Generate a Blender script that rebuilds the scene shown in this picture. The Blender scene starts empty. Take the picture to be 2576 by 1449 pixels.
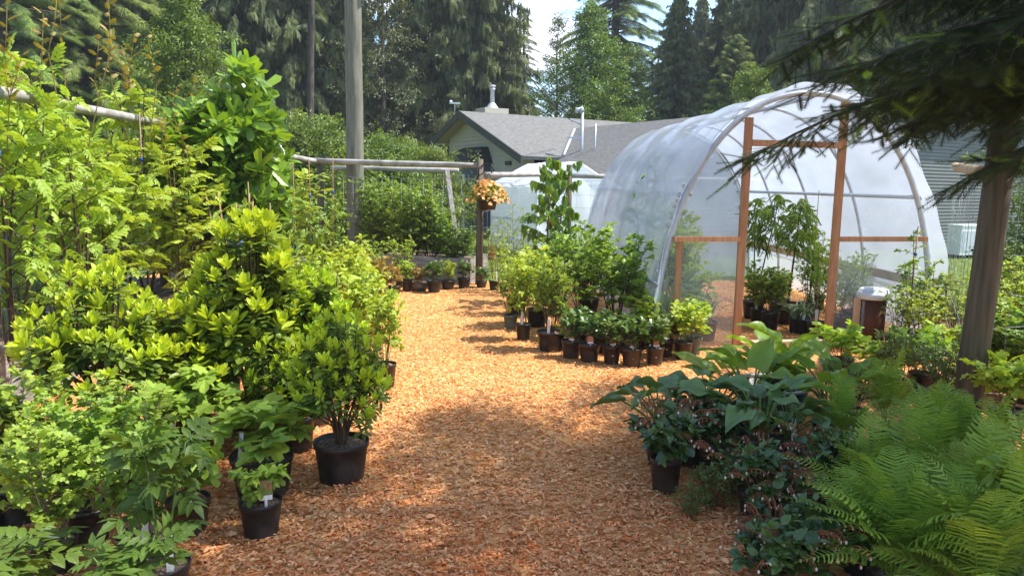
import bpy, math, random
import numpy as np
from mathutils import Vector, Matrix

# ------------------------------------------------------------------ camera, sky, sun, exposure
SC = bpy.context.scene
COL = SC.collection
EYE = 1.6
cam_d = bpy.data.cameras.new("camera"); cam = bpy.data.objects.new("camera", cam_d); COL.objects.link(cam)
cam_d.sensor_width = 36; cam_d.lens = 26.2; cam_d.clip_end = 2000; cam_d.clip_start = 0.05
CM = Matrix.Translation((0, 0, EYE)) @ Matrix.Rotation(math.radians(82), 4, 'X') @ Matrix.Rotation(math.radians(0.9), 4, 'Z')
cam.matrix_world = CM
SC.camera = cam
SUN_EL, SUN_AZ = 57.0, 86.0          # azimuth clockwise from +Y (north): sun to the right, a little ahead
w = bpy.data.worlds.new("World"); SC.world = w; w.use_nodes = True
nt = w.node_tree; nt.nodes.clear()
out = nt.nodes.new('ShaderNodeOutputWorld'); bg = nt.nodes.new('ShaderNodeBackground')
sky = nt.nodes.new('ShaderNodeTexSky'); sky.sky_type = 'NISHITA'; sky.sun_disc = False
sky.sun_elevation = math.radians(SUN_EL); sky.sun_rotation = math.radians(SUN_AZ)
sky.air_density = 1.0; sky.dust_density = .4; sky.ozone_density = 2.5
tc = nt.nodes.new('ShaderNodeTexCoord'); mp = nt.nodes.new('ShaderNodeMapping'); mp.inputs['Scale'].default_value = (1.5, 1.5, 4.0)
nz = nt.nodes.new('ShaderNodeTexNoise'); nz.inputs['Scale'].default_value = 2.2; nz.inputs['Detail'].default_value = 8; nz.inputs['Roughness'].default_value = .55
rp = nt.nodes.new('ShaderNodeValToRGB'); rp.color_ramp.elements[0].position = .55; rp.color_ramp.elements[1].position = .72
mx = nt.nodes.new('ShaderNodeMix'); mx.data_type = 'RGBA'
CLOUD = 7.5
mx.inputs['B'].default_value = (CLOUD, CLOUD * 1.01, CLOUD * 1.03, 1)
L = nt.links.new
L(tc.outputs['Generated'], mp.inputs['Vector']); L(mp.outputs[0], nz.inputs['Vector']); L(nz.outputs['Fac'], rp.inputs[0])
L(rp.outputs[0], mx.inputs['Factor']); L(sky.outputs[0], mx.inputs['A']); L(mx.outputs['Result'], bg.inputs['Color'])
bg.inputs['Strength'].default_value = 0.15
L(bg.outputs[0], out.inputs['Surface'])
sd = bpy.data.lights.new("sun", 'SUN'); sd.energy = 4.1; sd.angle = math.radians(0.55); sd.color = (1, .95, .87)
so = bpy.data.objects.new("sun", sd); COL.objects.link(so)
sdir = Vector((math.sin(math.radians(SUN_AZ)) * math.cos(math.radians(SUN_EL)), math.cos(math.radians(SUN_AZ)) * math.cos(math.radians(SUN_EL)), math.sin(math.radians(SUN_EL))))
so.rotation_euler = sdir.to_track_quat('Z', 'Y').to_euler(); so.location = (20, 10, 40)
SC.view_settings.view_transform = 'Standard'; SC.view_settings.look = 'None'
SC.view_settings.exposure = 1.2; SC.view_settings.gamma = 1
SC.cycles.max_bounces = 7; SC.cycles.diffuse_bounces = 3; SC.cycles.glossy_bounces = 2
SC.cycles.transmission_bounces = 4; SC.cycles.transparent_max_bounces = 10
SC.cycles.caustics_reflective = False; SC.cycles.caustics_refractive = False
SC.cycles.sample_clamp_indirect = 6

# ------------------------------------------------------------------ helpers
FPX = 26.2 / 36 * 2576
def ray(px, py):
    d = Vector(((px - 1288) / FPX, -(py - 724.5) / FPX, -1))
    return (CM.to_3x3() @ d).normalized()
def G(px, py, z=0.0):               # a point of the ground (or of the level z) seen in the photograph
    d = ray(px, py); t = (z - EYE) / d.z
    return Vector((d.x * t, d.y * t, z))
def A(px, py, Y):                   # a point seen in the photograph at world depth Y
    d = ray(px, py); t = Y / d.y
    return Vector((d.x * t, Y, EYE + d.z * t))

class MB:
    def __init__(s): s.V = []; s.F = []; s.M = []; s.T = []; s.S = []; s.n = 0
    def add(s, V, F, mat=0, tint=.5, smooth=False):
        V = np.asarray(V, float).reshape(-1, 3); F = np.asarray(F, int).reshape(-1, 3)
        if len(V) == 0 or len(F) == 0: return
        s.V.append(V); s.F.append(F + s.n); s.n += len(V)
        s.M.append(np.full(len(F), mat, int)); s.S.append(np.full(len(F), smooth, bool))
        t = np.asarray(tint, float); s.T.append(np.full(len(V), float(t)) if t.ndim == 0 else t)
    def quad(s, a, b, c, d, mat=0, tint=.5): s.add([a, b, c, d], [(0, 1, 2), (0, 2, 3)], mat, tint)
    def poly(s, pts, mat=0, tint=.5):
        s.add(pts, [(0, i, i + 1) for i in range(1, len(pts) - 1)], mat, tint)
    def hexa(s, P, mat=0, tint=.5):     # 8 points: bottom ring of four, top ring of four
        q = [(3, 2, 1, 0), (4, 5, 6, 7), (0, 1, 5, 4), (1, 2, 6, 5), (2, 3, 7, 6), (3, 0, 4, 7)]
        F = []
        for a, b, c, d in q: F += [(a, b, c), (a, c, d)]
        s.add(P, F, mat, tint)
    def box(s, c, size, rz=0, mat=0, tint=.5):
        x, y, z = size[0] / 2, size[1] / 2, size[2] / 2
        P = np.array([(-x, -y, -z), (x, -y, -z), (x, y, -z), (-x, y, -z), (-x, -y, z), (x, -y, z), (x, y, z), (-x, y, z)])
        ca, sa = math.cos(rz), math.sin(rz)
        P = np.stack([P[:, 0] * ca - P[:, 1] * sa, P[:, 0] * sa + P[:, 1] * ca, P[:, 2]], 1) + np.array(c)
        s.hexa(P, mat, tint)
    def beam(s, a, b, wd, th, mat=0, up=(0, 0, 1)):
        a = np.array(a, float); b = np.array(b, float); d = b - a; d /= np.linalg.norm(d)
        u = np.cross(d, np.array(up, float)); u /= np.linalg.norm(u); v = np.cross(u, d)
        P = []
        for e in (a, b):
            for i, j in ((-1, -1), (1, -1), (1, 1), (-1, 1)): P.append(e + u * i * wd / 2 + v * j * th / 2)
        s.hexa(P, mat)
    def tube(s, pts, radii, sides=5, mat=0, tint=.5, cap=True, smooth=True):
        P = np.asarray(pts, float); n = len(P); R = np.broadcast_to(np.asarray(radii, float), (n,))
        T = np.gradient(P, axis=0); T /= np.linalg.norm(T, axis=1)[:, None] + 1e-9
        ref = np.array([0, 0, 1.]) if abs(T[0, 2]) < .9 else np.array([1., 0, 0])
        U = np.cross(T, ref); U /= np.linalg.norm(U, axis=1)[:, None] + 1e-9; W = np.cross(T, U)
        a = np.linspace(0, 2 * np.pi, sides, endpoint=False)
        V = P[:, None] + R[:, None, None] * (np.cos(a)[None, :, None] * U[:, None] + np.sin(a)[None, :, None] * W[:, None])
        V = V.reshape(-1, 3); F = []
        for i in range(n - 1):
            for j in range(sides):
                k = (j + 1) % sides; q = i * sides
                F += [(q + j, q + k, q + sides + k), (q + j, q + sides + k, q + sides + j)]
        if cap:
            e = (n - 1) * sides
            F += [(0, j + 1, j) for j in range(1, sides - 1)] + [(e, e + j, e + j + 1) for j in range(1, sides - 1)]
        s.add(V, F, mat, tint, smooth)
    def lathe(s, prof, c=(0, 0, 0), sides=24, mat=0, tint=.5, smooth=True):
        a = np.linspace(0, 2 * np.pi, sides, endpoint=False); V = []; F = []
        for r, z in prof: V.append(np.stack([c[0] + r * np.cos(a), c[1] + r * np.sin(a), np.full(sides, c[2] + z)], 1))
        for i in range(len(prof) - 1):
            for j in range(sides):
                k = (j + 1) % sides; q = i * sides
                F += [(q + j, q + k, q + sides + k), (q + j, q + sides + k, q + sides + j)]
        s.add(np.concatenate(V), F, mat, tint, smooth)
    def leaves(s, tmpl, P, D, N, S, tint, mat=0, smooth=False):
        tv, tf = tmpl; P = np.asarray(P, float)
        if len(P) == 0: return
        D = np.asarray(D, float); N = np.asarray(N, float); S = np.asarray(S, float)
        D = D / (np.linalg.norm(D, axis=1)[:, None] + 1e-9)
        X = np.cross(D, N); X /= np.linalg.norm(X, axis=1)[:, None] + 1e-9; Z = np.cross(X, D)
        V = P[:, None] + S[:, None, None] * (tv[None, :, 0, None] * X[:, None] + tv[None, :, 1, None] * D[:, None] + tv[None, :, 2, None] * Z[:, None])
        F = tf[None] + (np.arange(len(P)) * len(tv))[:, None, None]
        s.add(V.reshape(-1, 3), F.reshape(-1, 3), mat, np.repeat(np.asarray(tint, float), len(tv)), smooth)
    def mesh(s, name, mats):
        me = bpy.data.meshes.new(name)
        V = np.concatenate(s.V); F = np.concatenate(s.F); nf = len(F)
        me.vertices.add(len(V)); me.vertices.foreach_set('co', V.astype(np.float32).ravel())
        me.loops.add(nf * 3); me.loops.foreach_set('vertex_index', F.astype(np.int32).ravel())
        me.polygons.add(nf); me.polygons.foreach_set('loop_start', (np.arange(nf) * 3).astype(np.int32))
        me.polygons.foreach_set('loop_total', np.full(nf, 3, np.int32))
        me.polygons.foreach_set('material_index', np.concatenate(s.M).astype(np.int32))
        me.polygons.foreach_set('use_smooth', np.concatenate(s.S))
        at = me.attributes.new('tint', 'FLOAT', 'POINT'); at.data.foreach_set('value', np.concatenate(s.T).astype(np.float32))
        for m in (mats if isinstance(mats, (list, tuple)) else [mats]): me.materials.append(m)
        me.update(calc_edges=True); me.validate()
        return me
    def build(s, name, mats, parent=None): return obj(name, s.mesh(name, mats), parent)

def obj(name, me, parent=None, loc=None, rz=0, scale=None):
    o = bpy.data.objects.new(name, me); COL.objects.link(o)
    if parent is not None: o.parent = parent
    if loc is not None: o.location = loc
    o.rotation_euler = (0, 0, rz)
    if scale is not None: o.scale = scale
    return o
def tag(o, label, cat, group=None):
    o['label'] = label; o['category'] = cat
    if group: o['group'] = group
    return o
def thing(name, loc, label, cat, group=None, rz=0):
    return tag(obj(name, None, None, loc, rz), label, cat, group)
def struct(o, kind='structure'): o['kind'] = kind; return o

# ------------------------------------------------------------------ materials
def mat(name, col, rough=.7, col2=None, scale=8., bump=0., spec=.3, metal=0., stretch=(1, 1, 1), detail=6, lo=.35, hi=.65, dist=.02):
    m = bpy.data.materials.new(name); m.use_nodes = True; t = m.node_tree; b = t.nodes['Principled BSDF']
    b.inputs['Base Color'].default_value = (*col, 1); b.inputs['Roughness'].default_value = rough
    b.inputs['Specular IOR Level'].default_value = spec; b.inputs['Metallic'].default_value = metal
    if col2 or bump:
        c = t.nodes.new('ShaderNodeTexCoord'); mpn = t.nodes.new('ShaderNodeMapping'); mpn.inputs['Scale'].default_value = stretch
        n = t.nodes.new('ShaderNodeTexNoise'); n.inputs['Scale'].default_value = scale; n.inputs['Detail'].default_value = detail
        t.links.new(c.outputs['Object'], mpn.inputs[0]); t.links.new(mpn.outputs[0], n.inputs['Vector'])
        if col2:
            r = t.nodes.new('ShaderNodeValToRGB'); r.color_ramp.elements[0].position = lo; r.color_ramp.elements[1].position = hi
            r.color_ramp.elements[0].color = (*col, 1); r.color_ramp.elements[1].color = (*col2, 1)
            t.links.new(n.outputs['Fac'], r.inputs[0]); t.links.new(r.outputs[0], b.inputs['Base Color'])
        if bump:
            bn = t.nodes.new('ShaderNodeBump'); bn.inputs['Strength'].default_value = bump; bn.inputs['Distance'].default_value = dist
            t.links.new(n.outputs['Fac'], bn.inputs['Height']); t.links.new(bn.outputs[0], b.inputs['Normal'])
    return m

def leafmat(name, ca, cb, trans=.4, rough=.42, spec=.35, tr=(1.25, 1.15, .5), bump=.25, bs=60):
    m = bpy.data.materials.new(name); m.use_nodes = True; t = m.node_tree; b = t.nodes['Principled BSDF']; o = t.nodes['Material Output']
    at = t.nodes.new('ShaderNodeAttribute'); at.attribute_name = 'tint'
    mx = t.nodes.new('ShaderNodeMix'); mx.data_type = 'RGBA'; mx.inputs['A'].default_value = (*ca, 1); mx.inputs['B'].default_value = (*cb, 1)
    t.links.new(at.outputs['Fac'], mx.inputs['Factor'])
    oi = t.nodes.new('ShaderNodeObjectInfo'); hs = t.nodes.new('ShaderNodeHueSaturation')
    mr = t.nodes.new('ShaderNodeMapRange'); mr.inputs['To Min'].default_value = .485; mr.inputs['To Max'].default_value = .51
    t.links.new(oi.outputs['Random'], mr.inputs[0]); t.links.new(mr.outputs[0], hs.inputs['Hue']); t.links.new(mx.outputs['Result'], hs.inputs['Color'])
    t.links.new(hs.outputs[0], b.inputs['Base Color']); b.inputs['Roughness'].default_value = rough; b.inputs['Specular IOR Level'].default_value = spec
    c = t.nodes.new('ShaderNodeTexCoord'); n = t.nodes.new('ShaderNodeTexNoise'); n.inputs['Scale'].default_value = bs; n.inputs['Detail'].default_value = 2
    bn = t.nodes.new('ShaderNodeBump'); bn.inputs['Strength'].default_value = bump; bn.inputs['Distance'].default_value = .01
    t.links.new(c.outputs['Object'], n.inputs['Vector']); t.links.new(n.outputs['Fac'], bn.inputs['Height']); t.links.new(bn.outputs[0], b.inputs['Normal'])
    tl = t.nodes.new('ShaderNodeBsdfTranslucent'); tm = t.nodes.new('ShaderNodeMix'); tm.data_type = 'RGBA'; tm.blend_type = 'MULTIPLY'
    tm.inputs['Factor'].default_value = 1; tm.inputs['B'].default_value = (*tr, 1)
    t.links.new(hs.outputs[0], tm.inputs['A']); t.links.new(tm.outputs['Result'], tl.inputs['Color'])
    ms = t.nodes.new('ShaderNodeMixShader'); ms.inputs[0].default_value = trans
    t.links.new(b.outputs[0], ms.inputs[1]); t.links.new(tl.outputs[0], ms.inputs[2]); t.links.new(ms.outputs[0], o.inputs['Surface'])
    return m

def filmmat(name, clear, tint=(.93, .96, 1), rough=.22, trl=.4):
    m = bpy.data.materials.new(name); m.use_nodes = True; t = m.node_tree; b = t.nodes['Principled BSDF']; o = t.nodes['Material Output']
    b.inputs['Base Color'].default_value = (*tint, 1); b.inputs['Roughness'].default_value = rough; b.inputs['Specular IOR Level'].default_value = .6
    c = t.nodes.new('ShaderNodeTexCoord'); mpn = t.nodes.new('ShaderNodeMapping'); mpn.inputs['Scale'].default_value = (1, .5, 1)
    n = t.nodes.new('ShaderNodeTexNoise'); n.inputs['Scale'].default_value = 3; n.inputs['Detail'].default_value = 4
    bn = t.nodes.new('ShaderNodeBump'); bn.inputs['Strength'].default_value = .3; bn.inputs['Distance'].default_value = .05
    t.links.new(c.outputs['Object'], mpn.inputs[0]); t.links.new(mpn.outputs[0], n.inputs['Vector']); t.links.new(n.outputs['Fac'], bn.inputs['Height']); t.links.new(bn.outputs[0], b.inputs['Normal'])
    tl = t.nodes.new('ShaderNodeBsdfTranslucent'); tl.inputs['Color'].default_value = (*tint, 1)
    m1 = t.nodes.new('ShaderNodeMixShader'); m1.inputs[0].default_value = trl
    tp = t.nodes.new('ShaderNodeBsdfTransparent'); tp.inputs['Color'].default_value = (.97, .98, 1, 1)
    m2 = t.nodes.new('ShaderNodeMixShader')
    r = t.nodes.new('ShaderNodeMapRange'); r.inputs['From Min'].default_value = .3; r.inputs['From Max'].default_value = .7
    r.inputs['To Min'].default_value = clear - .06; r.inputs['To Max'].default_value = clear + .06
    t.links.new(n.outputs['Fac'], r.inputs[0]); t.links.new(r.outputs[0], m2.inputs[0])
    t.links.new(b.outputs[0], m1.inputs[1]); t.links.new(tl.outputs[0], m1.inputs[2]); t.links.new(m1.outputs[0], m2.inputs[1]); t.links.new(tp.outputs[0], m2.inputs[2])
    t.links.new(m2.outputs[0], o.inputs['Surface'])
    return m

M = {}
M['wood_grey'] = mat('weathered_grey_wood', (.30, .29, .27), .8, (.15, .14, .12), 6, .4, stretch=(6, 6, .7))
M['rail'] = mat('pale_peeled_pole', (.44, .42, .39), .75, (.24, .22, .19), 5, .4, stretch=(1, 1, 1))
M['pole'] = mat('utility_pole_wood', (.20, .195, .15), .85, (.115, .115, .08), 5, .6, stretch=(4, 4, .45), detail=8)
M['post'] = mat('brown_post_wood', (.15, .122, .082), .8, (.075, .060, .042), 4, .7, stretch=(8, 8, .5), detail=8)
M['cedar'] = mat('red_cedar_lumber', (.50, .265, .14), .65, (.38, .18, .085), 5, .25, stretch=(6, 6, .8))
M['plank'] = mat('pale_sill_plank', (.55, .42, .26), .75, (.40, .28, .16), 5, .2)
M['bed'] = mat('raised_bed_boards', (.33, .32, .30), .8, (.17, .155, .135), 5, .5, stretch=(1, .6, 6))
M['soil'] = mat('potting_soil', (.13, .08, .05), .95, (.32, .22, .15), 70, .9, detail=3)
M['pot_black'] = mat('black_nursery_plastic', (.010, .010, .011), .42, (.06, .052, .045), 9, .05, lo=.45, hi=.78, spec=.45)
M['pot_brown'] = mat('brown_black_plastic', (.028, .016, .012), .42, (.085, .06, .045), 9, .05, lo=.45, hi=.78, spec=.45)
M['pot_green'] = mat('green_grey_plastic', (.10, .13, .11), .5, (.17, .18, .15), 10, .05)
M['pot_clay'] = mat('glazed_brown_clay', (.16, .085, .05), .35, (.10, .10, .085), 5, .2, spec=.5)
M['terra'] = mat('terracotta', (.52, .19, .09), .8, (.42, .14, .07), 8, .2)
M['steel'] = mat('galvanised_steel', (.56, .59, .62), .42, (.46, .49, .52), 12, .05, metal=.35, spec=.5)
M['wire'] = mat('galvanised_wire', (.36, .38, .38), .5, metal=.4)
M['white'] = mat('white_painted', (.78, .79, .80), .4, (.70, .71, .72), 8, .05)
M['lid'] = mat('pale_grey_plastic_lid', (.62, .66, .68), .4, (.54, .57, .60), 6, .05)
M['rust'] = mat('brown_painted_pipe', (.11, .038, .018), .6, (.055, .022, .012), 5, .3)
M['cream'] = mat('cream_post', (.62, .45, .30), .6, (.5, .34, .22), 6, .1)
M['cane'] = mat('bamboo_cane', (.33, .22, .11), .6, (.22, .13, .06), 6, .1)
M['bark'] = mat('tree_bark', (.10, .085, .07), .9, (.045, .038, .03), 5, .8, stretch=(3, 3, .8))
M['bark_pale'] = mat('pale_stem_bark', (.34, .27, .19), .8, (.2, .15, .1), 30, .3)
M['stem'] = mat('brown_stem_bark', (.12, .075, .045), .8, (.06, .04, .025), 30, .3)
M['stem_red'] = mat('reddish_stem', (.22, .07, .04), .6, (.12, .05, .03), 30, .2)
M['stem_green'] = mat('green_stem', (.16, .24, .05), .6, (.10, .15, .04), 30, .2)
M['blue'] = mat('blue_tie_tape', (.04, .12, .45), .5, (.03, .10, .38), 20)
M['orange'] = mat('orange_ribbon', (.8, .16, .02), .5, (.7, .13, .02), 20)
M['black_iron'] = mat('black_iron', (.015, .015, .015), .5, (.03, .03, .03), 20)
M['siding'] = mat('olive_grey_siding', (.46, .43, .33), .65, (.50, .47, .36), 3, .03)
M['siding_grey'] = mat('blue_grey_siding', (.125, .13, .12), .6, (.14, .145, .135), 3, .03)
M['trim'] = mat('slate_blue_trim', (.10, .125, .145), .6, (.12, .145, .165), 4)
M['fascia'] = mat('dark_fascia_board', (.075, .075, .065), .6, (.09, .09, .08), 4)
M['soffit'] = mat('tan_soffit', (.40, .31, .22), .7, (.44, .35, .25), 4)
M['glass'] = mat('dark_window_glass', (.012, .016, .016), .04, spec=.9)
M['tag_white'] = mat('white_plastic_tag', (.75, .74, .70), .5, (.55, .54, .5), 60)
M['tag_pict'] = mat('picture_tag_print', (.50, .22, .12), .45, (.30, .12, .07), 90, lo=.4, hi=.6)
M['tag_red'] = mat('red_picture_print', (.42, .035, .03), .45, (.10, .20, .05), 60, lo=.42, hi=.55)
M['petal'] = leafmat('orange_petal', (.85, .32, .10), (.95, .58, .26), .3)
M['bell'] = mat('white_bell_flower', (.66, .60, .52), .5, (.50, .36, .26), 40)
M['film'] = filmmat('greenhouse_film', .28, (.70, .775, .89), rough=.15)
M['film_end'] = filmmat('clear_end_film', .74, (.70, .775, .89), rough=.15, trl=.35)
M['film_tent'] = filmmat('white_tent_cover', .12, rough=.4)
def shingle(name, a, b):
    m = mat(name, a, .85, b, 3, 0, stretch=(2.5, 2.5, 14), detail=5); t = m.node_tree; bs = t.nodes['Principled BSDF']
    c = t.nodes.new('ShaderNodeTexCoord'); wv = t.nodes.new('ShaderNodeTexWave'); wv.wave_type = 'BANDS'; wv.bands_direction = 'Z'; wv.wave_profile = 'SAW'
    wv.inputs['Scale'].default_value = 3.6; wv.inputs['Distortion'].default_value = .4; wv.inputs['Detail Scale'].default_value = 4
    bn = t.nodes.new('ShaderNodeBump'); bn.inputs['Strength'].default_value = .7; bn.inputs['Distance'].default_value = .03
    t.links.new(c.outputs['Object'], wv.inputs[0]); t.links.new(wv.outputs['Fac'], bn.inputs['Height']); t.links.new(bn.outputs[0], bs.inputs['Normal'])
    return m
M['roof'] = shingle('grey_shingles', (.19, .185, .175), (.115, .115, .11))
M['roof_dark'] = shingle('dark_shingles', (.045, .048, .045), (.03, .032, .03))
# leaves
M['lf_rhodo'] = leafmat('rhododendron_leaf', (.07, .135, .02), (.50, .63, .04), .38, .42, .42)
M['lf_lime'] = leafmat('lime_leaf', (.15, .26, .028), (.44, .57, .065), .42, .45)
M['lf_mid'] = leafmat('mid_green_leaf', (.085, .165, .026), (.31, .45, .065), .38, .42)
M['lf_soft'] = leafmat('soft_green_leaf', (.11, .20, .025), (.36, .50, .06), .36, .5)
M['lf_dark'] = leafmat('dark_green_leaf', (.038, .08, .018), (.13, .22, .04), .3, .35, .5)
M['lf_fig'] = leafmat('fig_leaf', (.045, .105, .02), (.27, .43, .03), .36, .24, .75)
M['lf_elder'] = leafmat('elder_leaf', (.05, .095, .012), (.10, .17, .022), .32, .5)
M['lf_yellow'] = leafmat('yellow_green_leaf', (.20, .34, .03), (.42, .58, .06), .45, .45)
M['lf_blue'] = leafmat('blue_green_hosta_leaf', (.07, .14, .05), (.19, .31, .08), .27, .36, .55, bump=.1)
M['lf_hosta'] = leafmat('bright_hosta_leaf', (.12, .23, .03), (.32, .48, .05), .38, .38, .45, bump=.1)
M['lf_fern'] = leafmat('fern_frond', (.15, .26, .03), (.38, .53, .07), .40, .5)
M['lf_salal'] = leafmat('leathery_salal_leaf', (.022, .060, .020), (.13, .23, .04), .22, .25, .55)
M['lf_red'] = leafmat('reddish_new_growth', (.20, .20, .035), (.40, .27, .07), .35, .45)
M['lf_onion'] = leafmat('blue_green_strap_leaf', (.12, .20, .11), (.28, .38, .22), .25, .45)
M['lf_fir'] = leafmat('fir_needles', (.018, .034, .013), (.26, .42, .05), .2, .5, bump=0)
M['lf_con'] = leafmat('conifer_foliage', (.065, .095, .048), (.25, .30, .115), .32, .6, .25, bump=0)
M['lf_con2'] = leafmat('young_fir_foliage', (.055, .09, .04), (.30, .40, .09), .32, .6, .25, bump=0)
M['lf_tree'] = leafmat('broadleaf_tree_leaf', (.06, .11, .025), (.26, .36, .06), .38, .45, bump=0)
M['lf_alder'] = leafmat('grey_green_tree_leaf', (.08, .10, .05), (.20, .24, .10), .3, .45, bump=0)

# ------------------------------------------------------------------ leaf shapes: x across, y along the leaf, z out of it
def T(V, F): return np.array(V, float), np.array(F, int)
def strip(prof, fold=.25, curl=.25, tw=0.):
    V = []; F = []
    for y, w_ in prof:
        z = -curl * y * y
        V += [(-w_, y, z + fold * w_), (tw * y * y, y, z), (w_, y, z + fold * w_)]
    for i in range(len(prof) - 1):
        q = i * 3
        for c in (0, 1): F += [(q + c, q + c + 1, q + c + 4), (q + c, q + c + 4, q + c + 3)]
    return T(V, F)
def palm(lobes, sinus=.4, cup=.12, droop=.2, tipw=14, sh=.86):
    out = []; n = len(lobes)
    for i, (a, r) in enumerate(lobes):
        out += [(a - tipw, r * sh), (a, r), (a + tipw, r * sh)]
        if i < n - 1: out.append(((a + lobes[i + 1][0]) / 2, sinus * min(r, lobes[i + 1][1]) * 1.15))
    P = [(math.sin(math.radians(a)) * r, math.cos(math.radians(a)) * r) for a, r in out] + [(0, -.12)]
    ymin = min(p[1] for p in P); V = [(0, 0 - ymin * 0, 0)] + [(x, y, cup * abs(x) - droop * (x * x + y * y)) for x, y in P]
    k = len(P); F = [(0, 1 + (i + 1) % k, 1 + i) for i in range(k)]
    V = np.array(V); V[:, 1] += .15
    return V, np.array(F)
def comb(parts):
    V = []; F = []; n = 0
    for (v, f), M3, off in parts:
        V.append(v @ np.array(M3).T + np.array(off)); F.append(f + n); n += len(v)
    return np.concatenate(V), np.concatenate(F)
def rotz(a, s=1., dr=0.):
    c, n = math.cos(a) * s, math.sin(a) * s
    return [[c, -n, 0], [n, c, 0], [0, dr, s]]
ELL = [(0, .01), (.25, .10), (.55, .15), (.82, .10), (1, .01)]
OVA = [(0, .02), (.18, .24), (.42, .31), (.72, .2), (1, .01)]
LAN = [(0, .01), (.3, .115), (.6, .10), (1, .005)]
SER = [(0, .02), (.12, .2), (.2, .19), (.32, .33), (.4, .28), (.52, .33), (.62, .24), (.72, .25), (.84, .13), (1, .01)]
LF = {}
LF['ell'] = [strip(ELL, .3, c) for c in (-.15, .12, .35)]
LF['ova'] = [strip(OVA, .25, c) for c in (.1, .35)]
LF['lan'] = [strip(LAN, .4, c, .1) for c in (.3, .6)]
LF['ser'] = [strip(SER, .22, c) for c in (.15, .4)]
LF['heart'] = [strip([(-.08, .2), (.08, .38), (.35, .42), (.65, .28), (1, .01)], .35, c) for c in (.2, .5)]
LF['round'] = [strip([(0, .05), (.2, .33), (.5, .42), (.8, .3), (1, .04)], .2, .2)]
LF['fig'] = [palm([(-118, .5), (-58, .82), (0, 1.05), (58, .82), (118, .5)], .34, .15, d, 13, .84) for d in (.1, .3)]
LF['lob'] = [palm([(-120, .5), (-58, .75), (0, .95), (58, .75), (120, .5)], .62, .2, d, 17, .88) for d in (.15, .4)]
LF['lob3'] = [palm([(-85, .62), (0, .9), (85, .62)], .6, .2, d, 24, .88) for d in (.1, .3)]
def pinn(n, lw, fold=.2, curl=.15, ang=62, droop=.25, prof=OVA, scale=.42):
    parts = []; lf = strip([(y, w_ * lw) for y, w_ in prof], fold, curl)
    for i in range(n):
        y = .22 + .62 * i / max(1, n - 1); s = scale * (1 - .35 * abs(i / max(1, n - 1) - .45))
        for sg in (1, -1): parts.append((lf, rotz(sg * math.radians(ang - 12 * i / n), s, -.1), (0, y, -droop * y * y)))
    parts.append((lf, rotz(0, scale * .95, -.2), (0, .86, -droop * .74)))
    parts.append((T([(-.006, 0, 0), (.006, 0, 0), (.004, .88, -droop * .77), (-.004, .88, -droop * .77), (-.006, .45, -droop * .2), (.006, .45, -droop * .2)], [(0, 1, 5), (0, 5, 4), (4, 5, 2), (4, 2, 3)]), np.eye(3), (0, 0, 0)))
    return comb(parts)
LF['pinn'] = [pinn(4, 1.05, droop=d) for d in (.15, .4)]
LF['elder'] = [pinn(3, .75, droop=d, scale=.55, prof=ELL, curl=.3) for d in (.2, .4)]
LF['elder'] = [pinn(3, .95, droop=d, scale=.66, prof=[(0, .01), (.12, .19), (.2, .18), (.35, .27), (.45, .23), (.6, .24), (.7, .17), (.85, .1), (1, .005)], curl=.3) for d in (.2, .4)]
tri = strip(SER, .25, .3)
LF['tri'] = [comb([(tri, rotz(0, .62, -.1), (0, .38, 0)), (tri, rotz(1.05, .52, -.15), (0, .36, 0)), (tri, rotz(-1.05, .52, -.15), (0, .36, 0)),
                   (T([(-.01, 0, 0), (.01, 0, 0), (0, .4, 0)], [(0, 1, 2)]), np.eye(3), (0, 0, 0))])]
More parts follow.
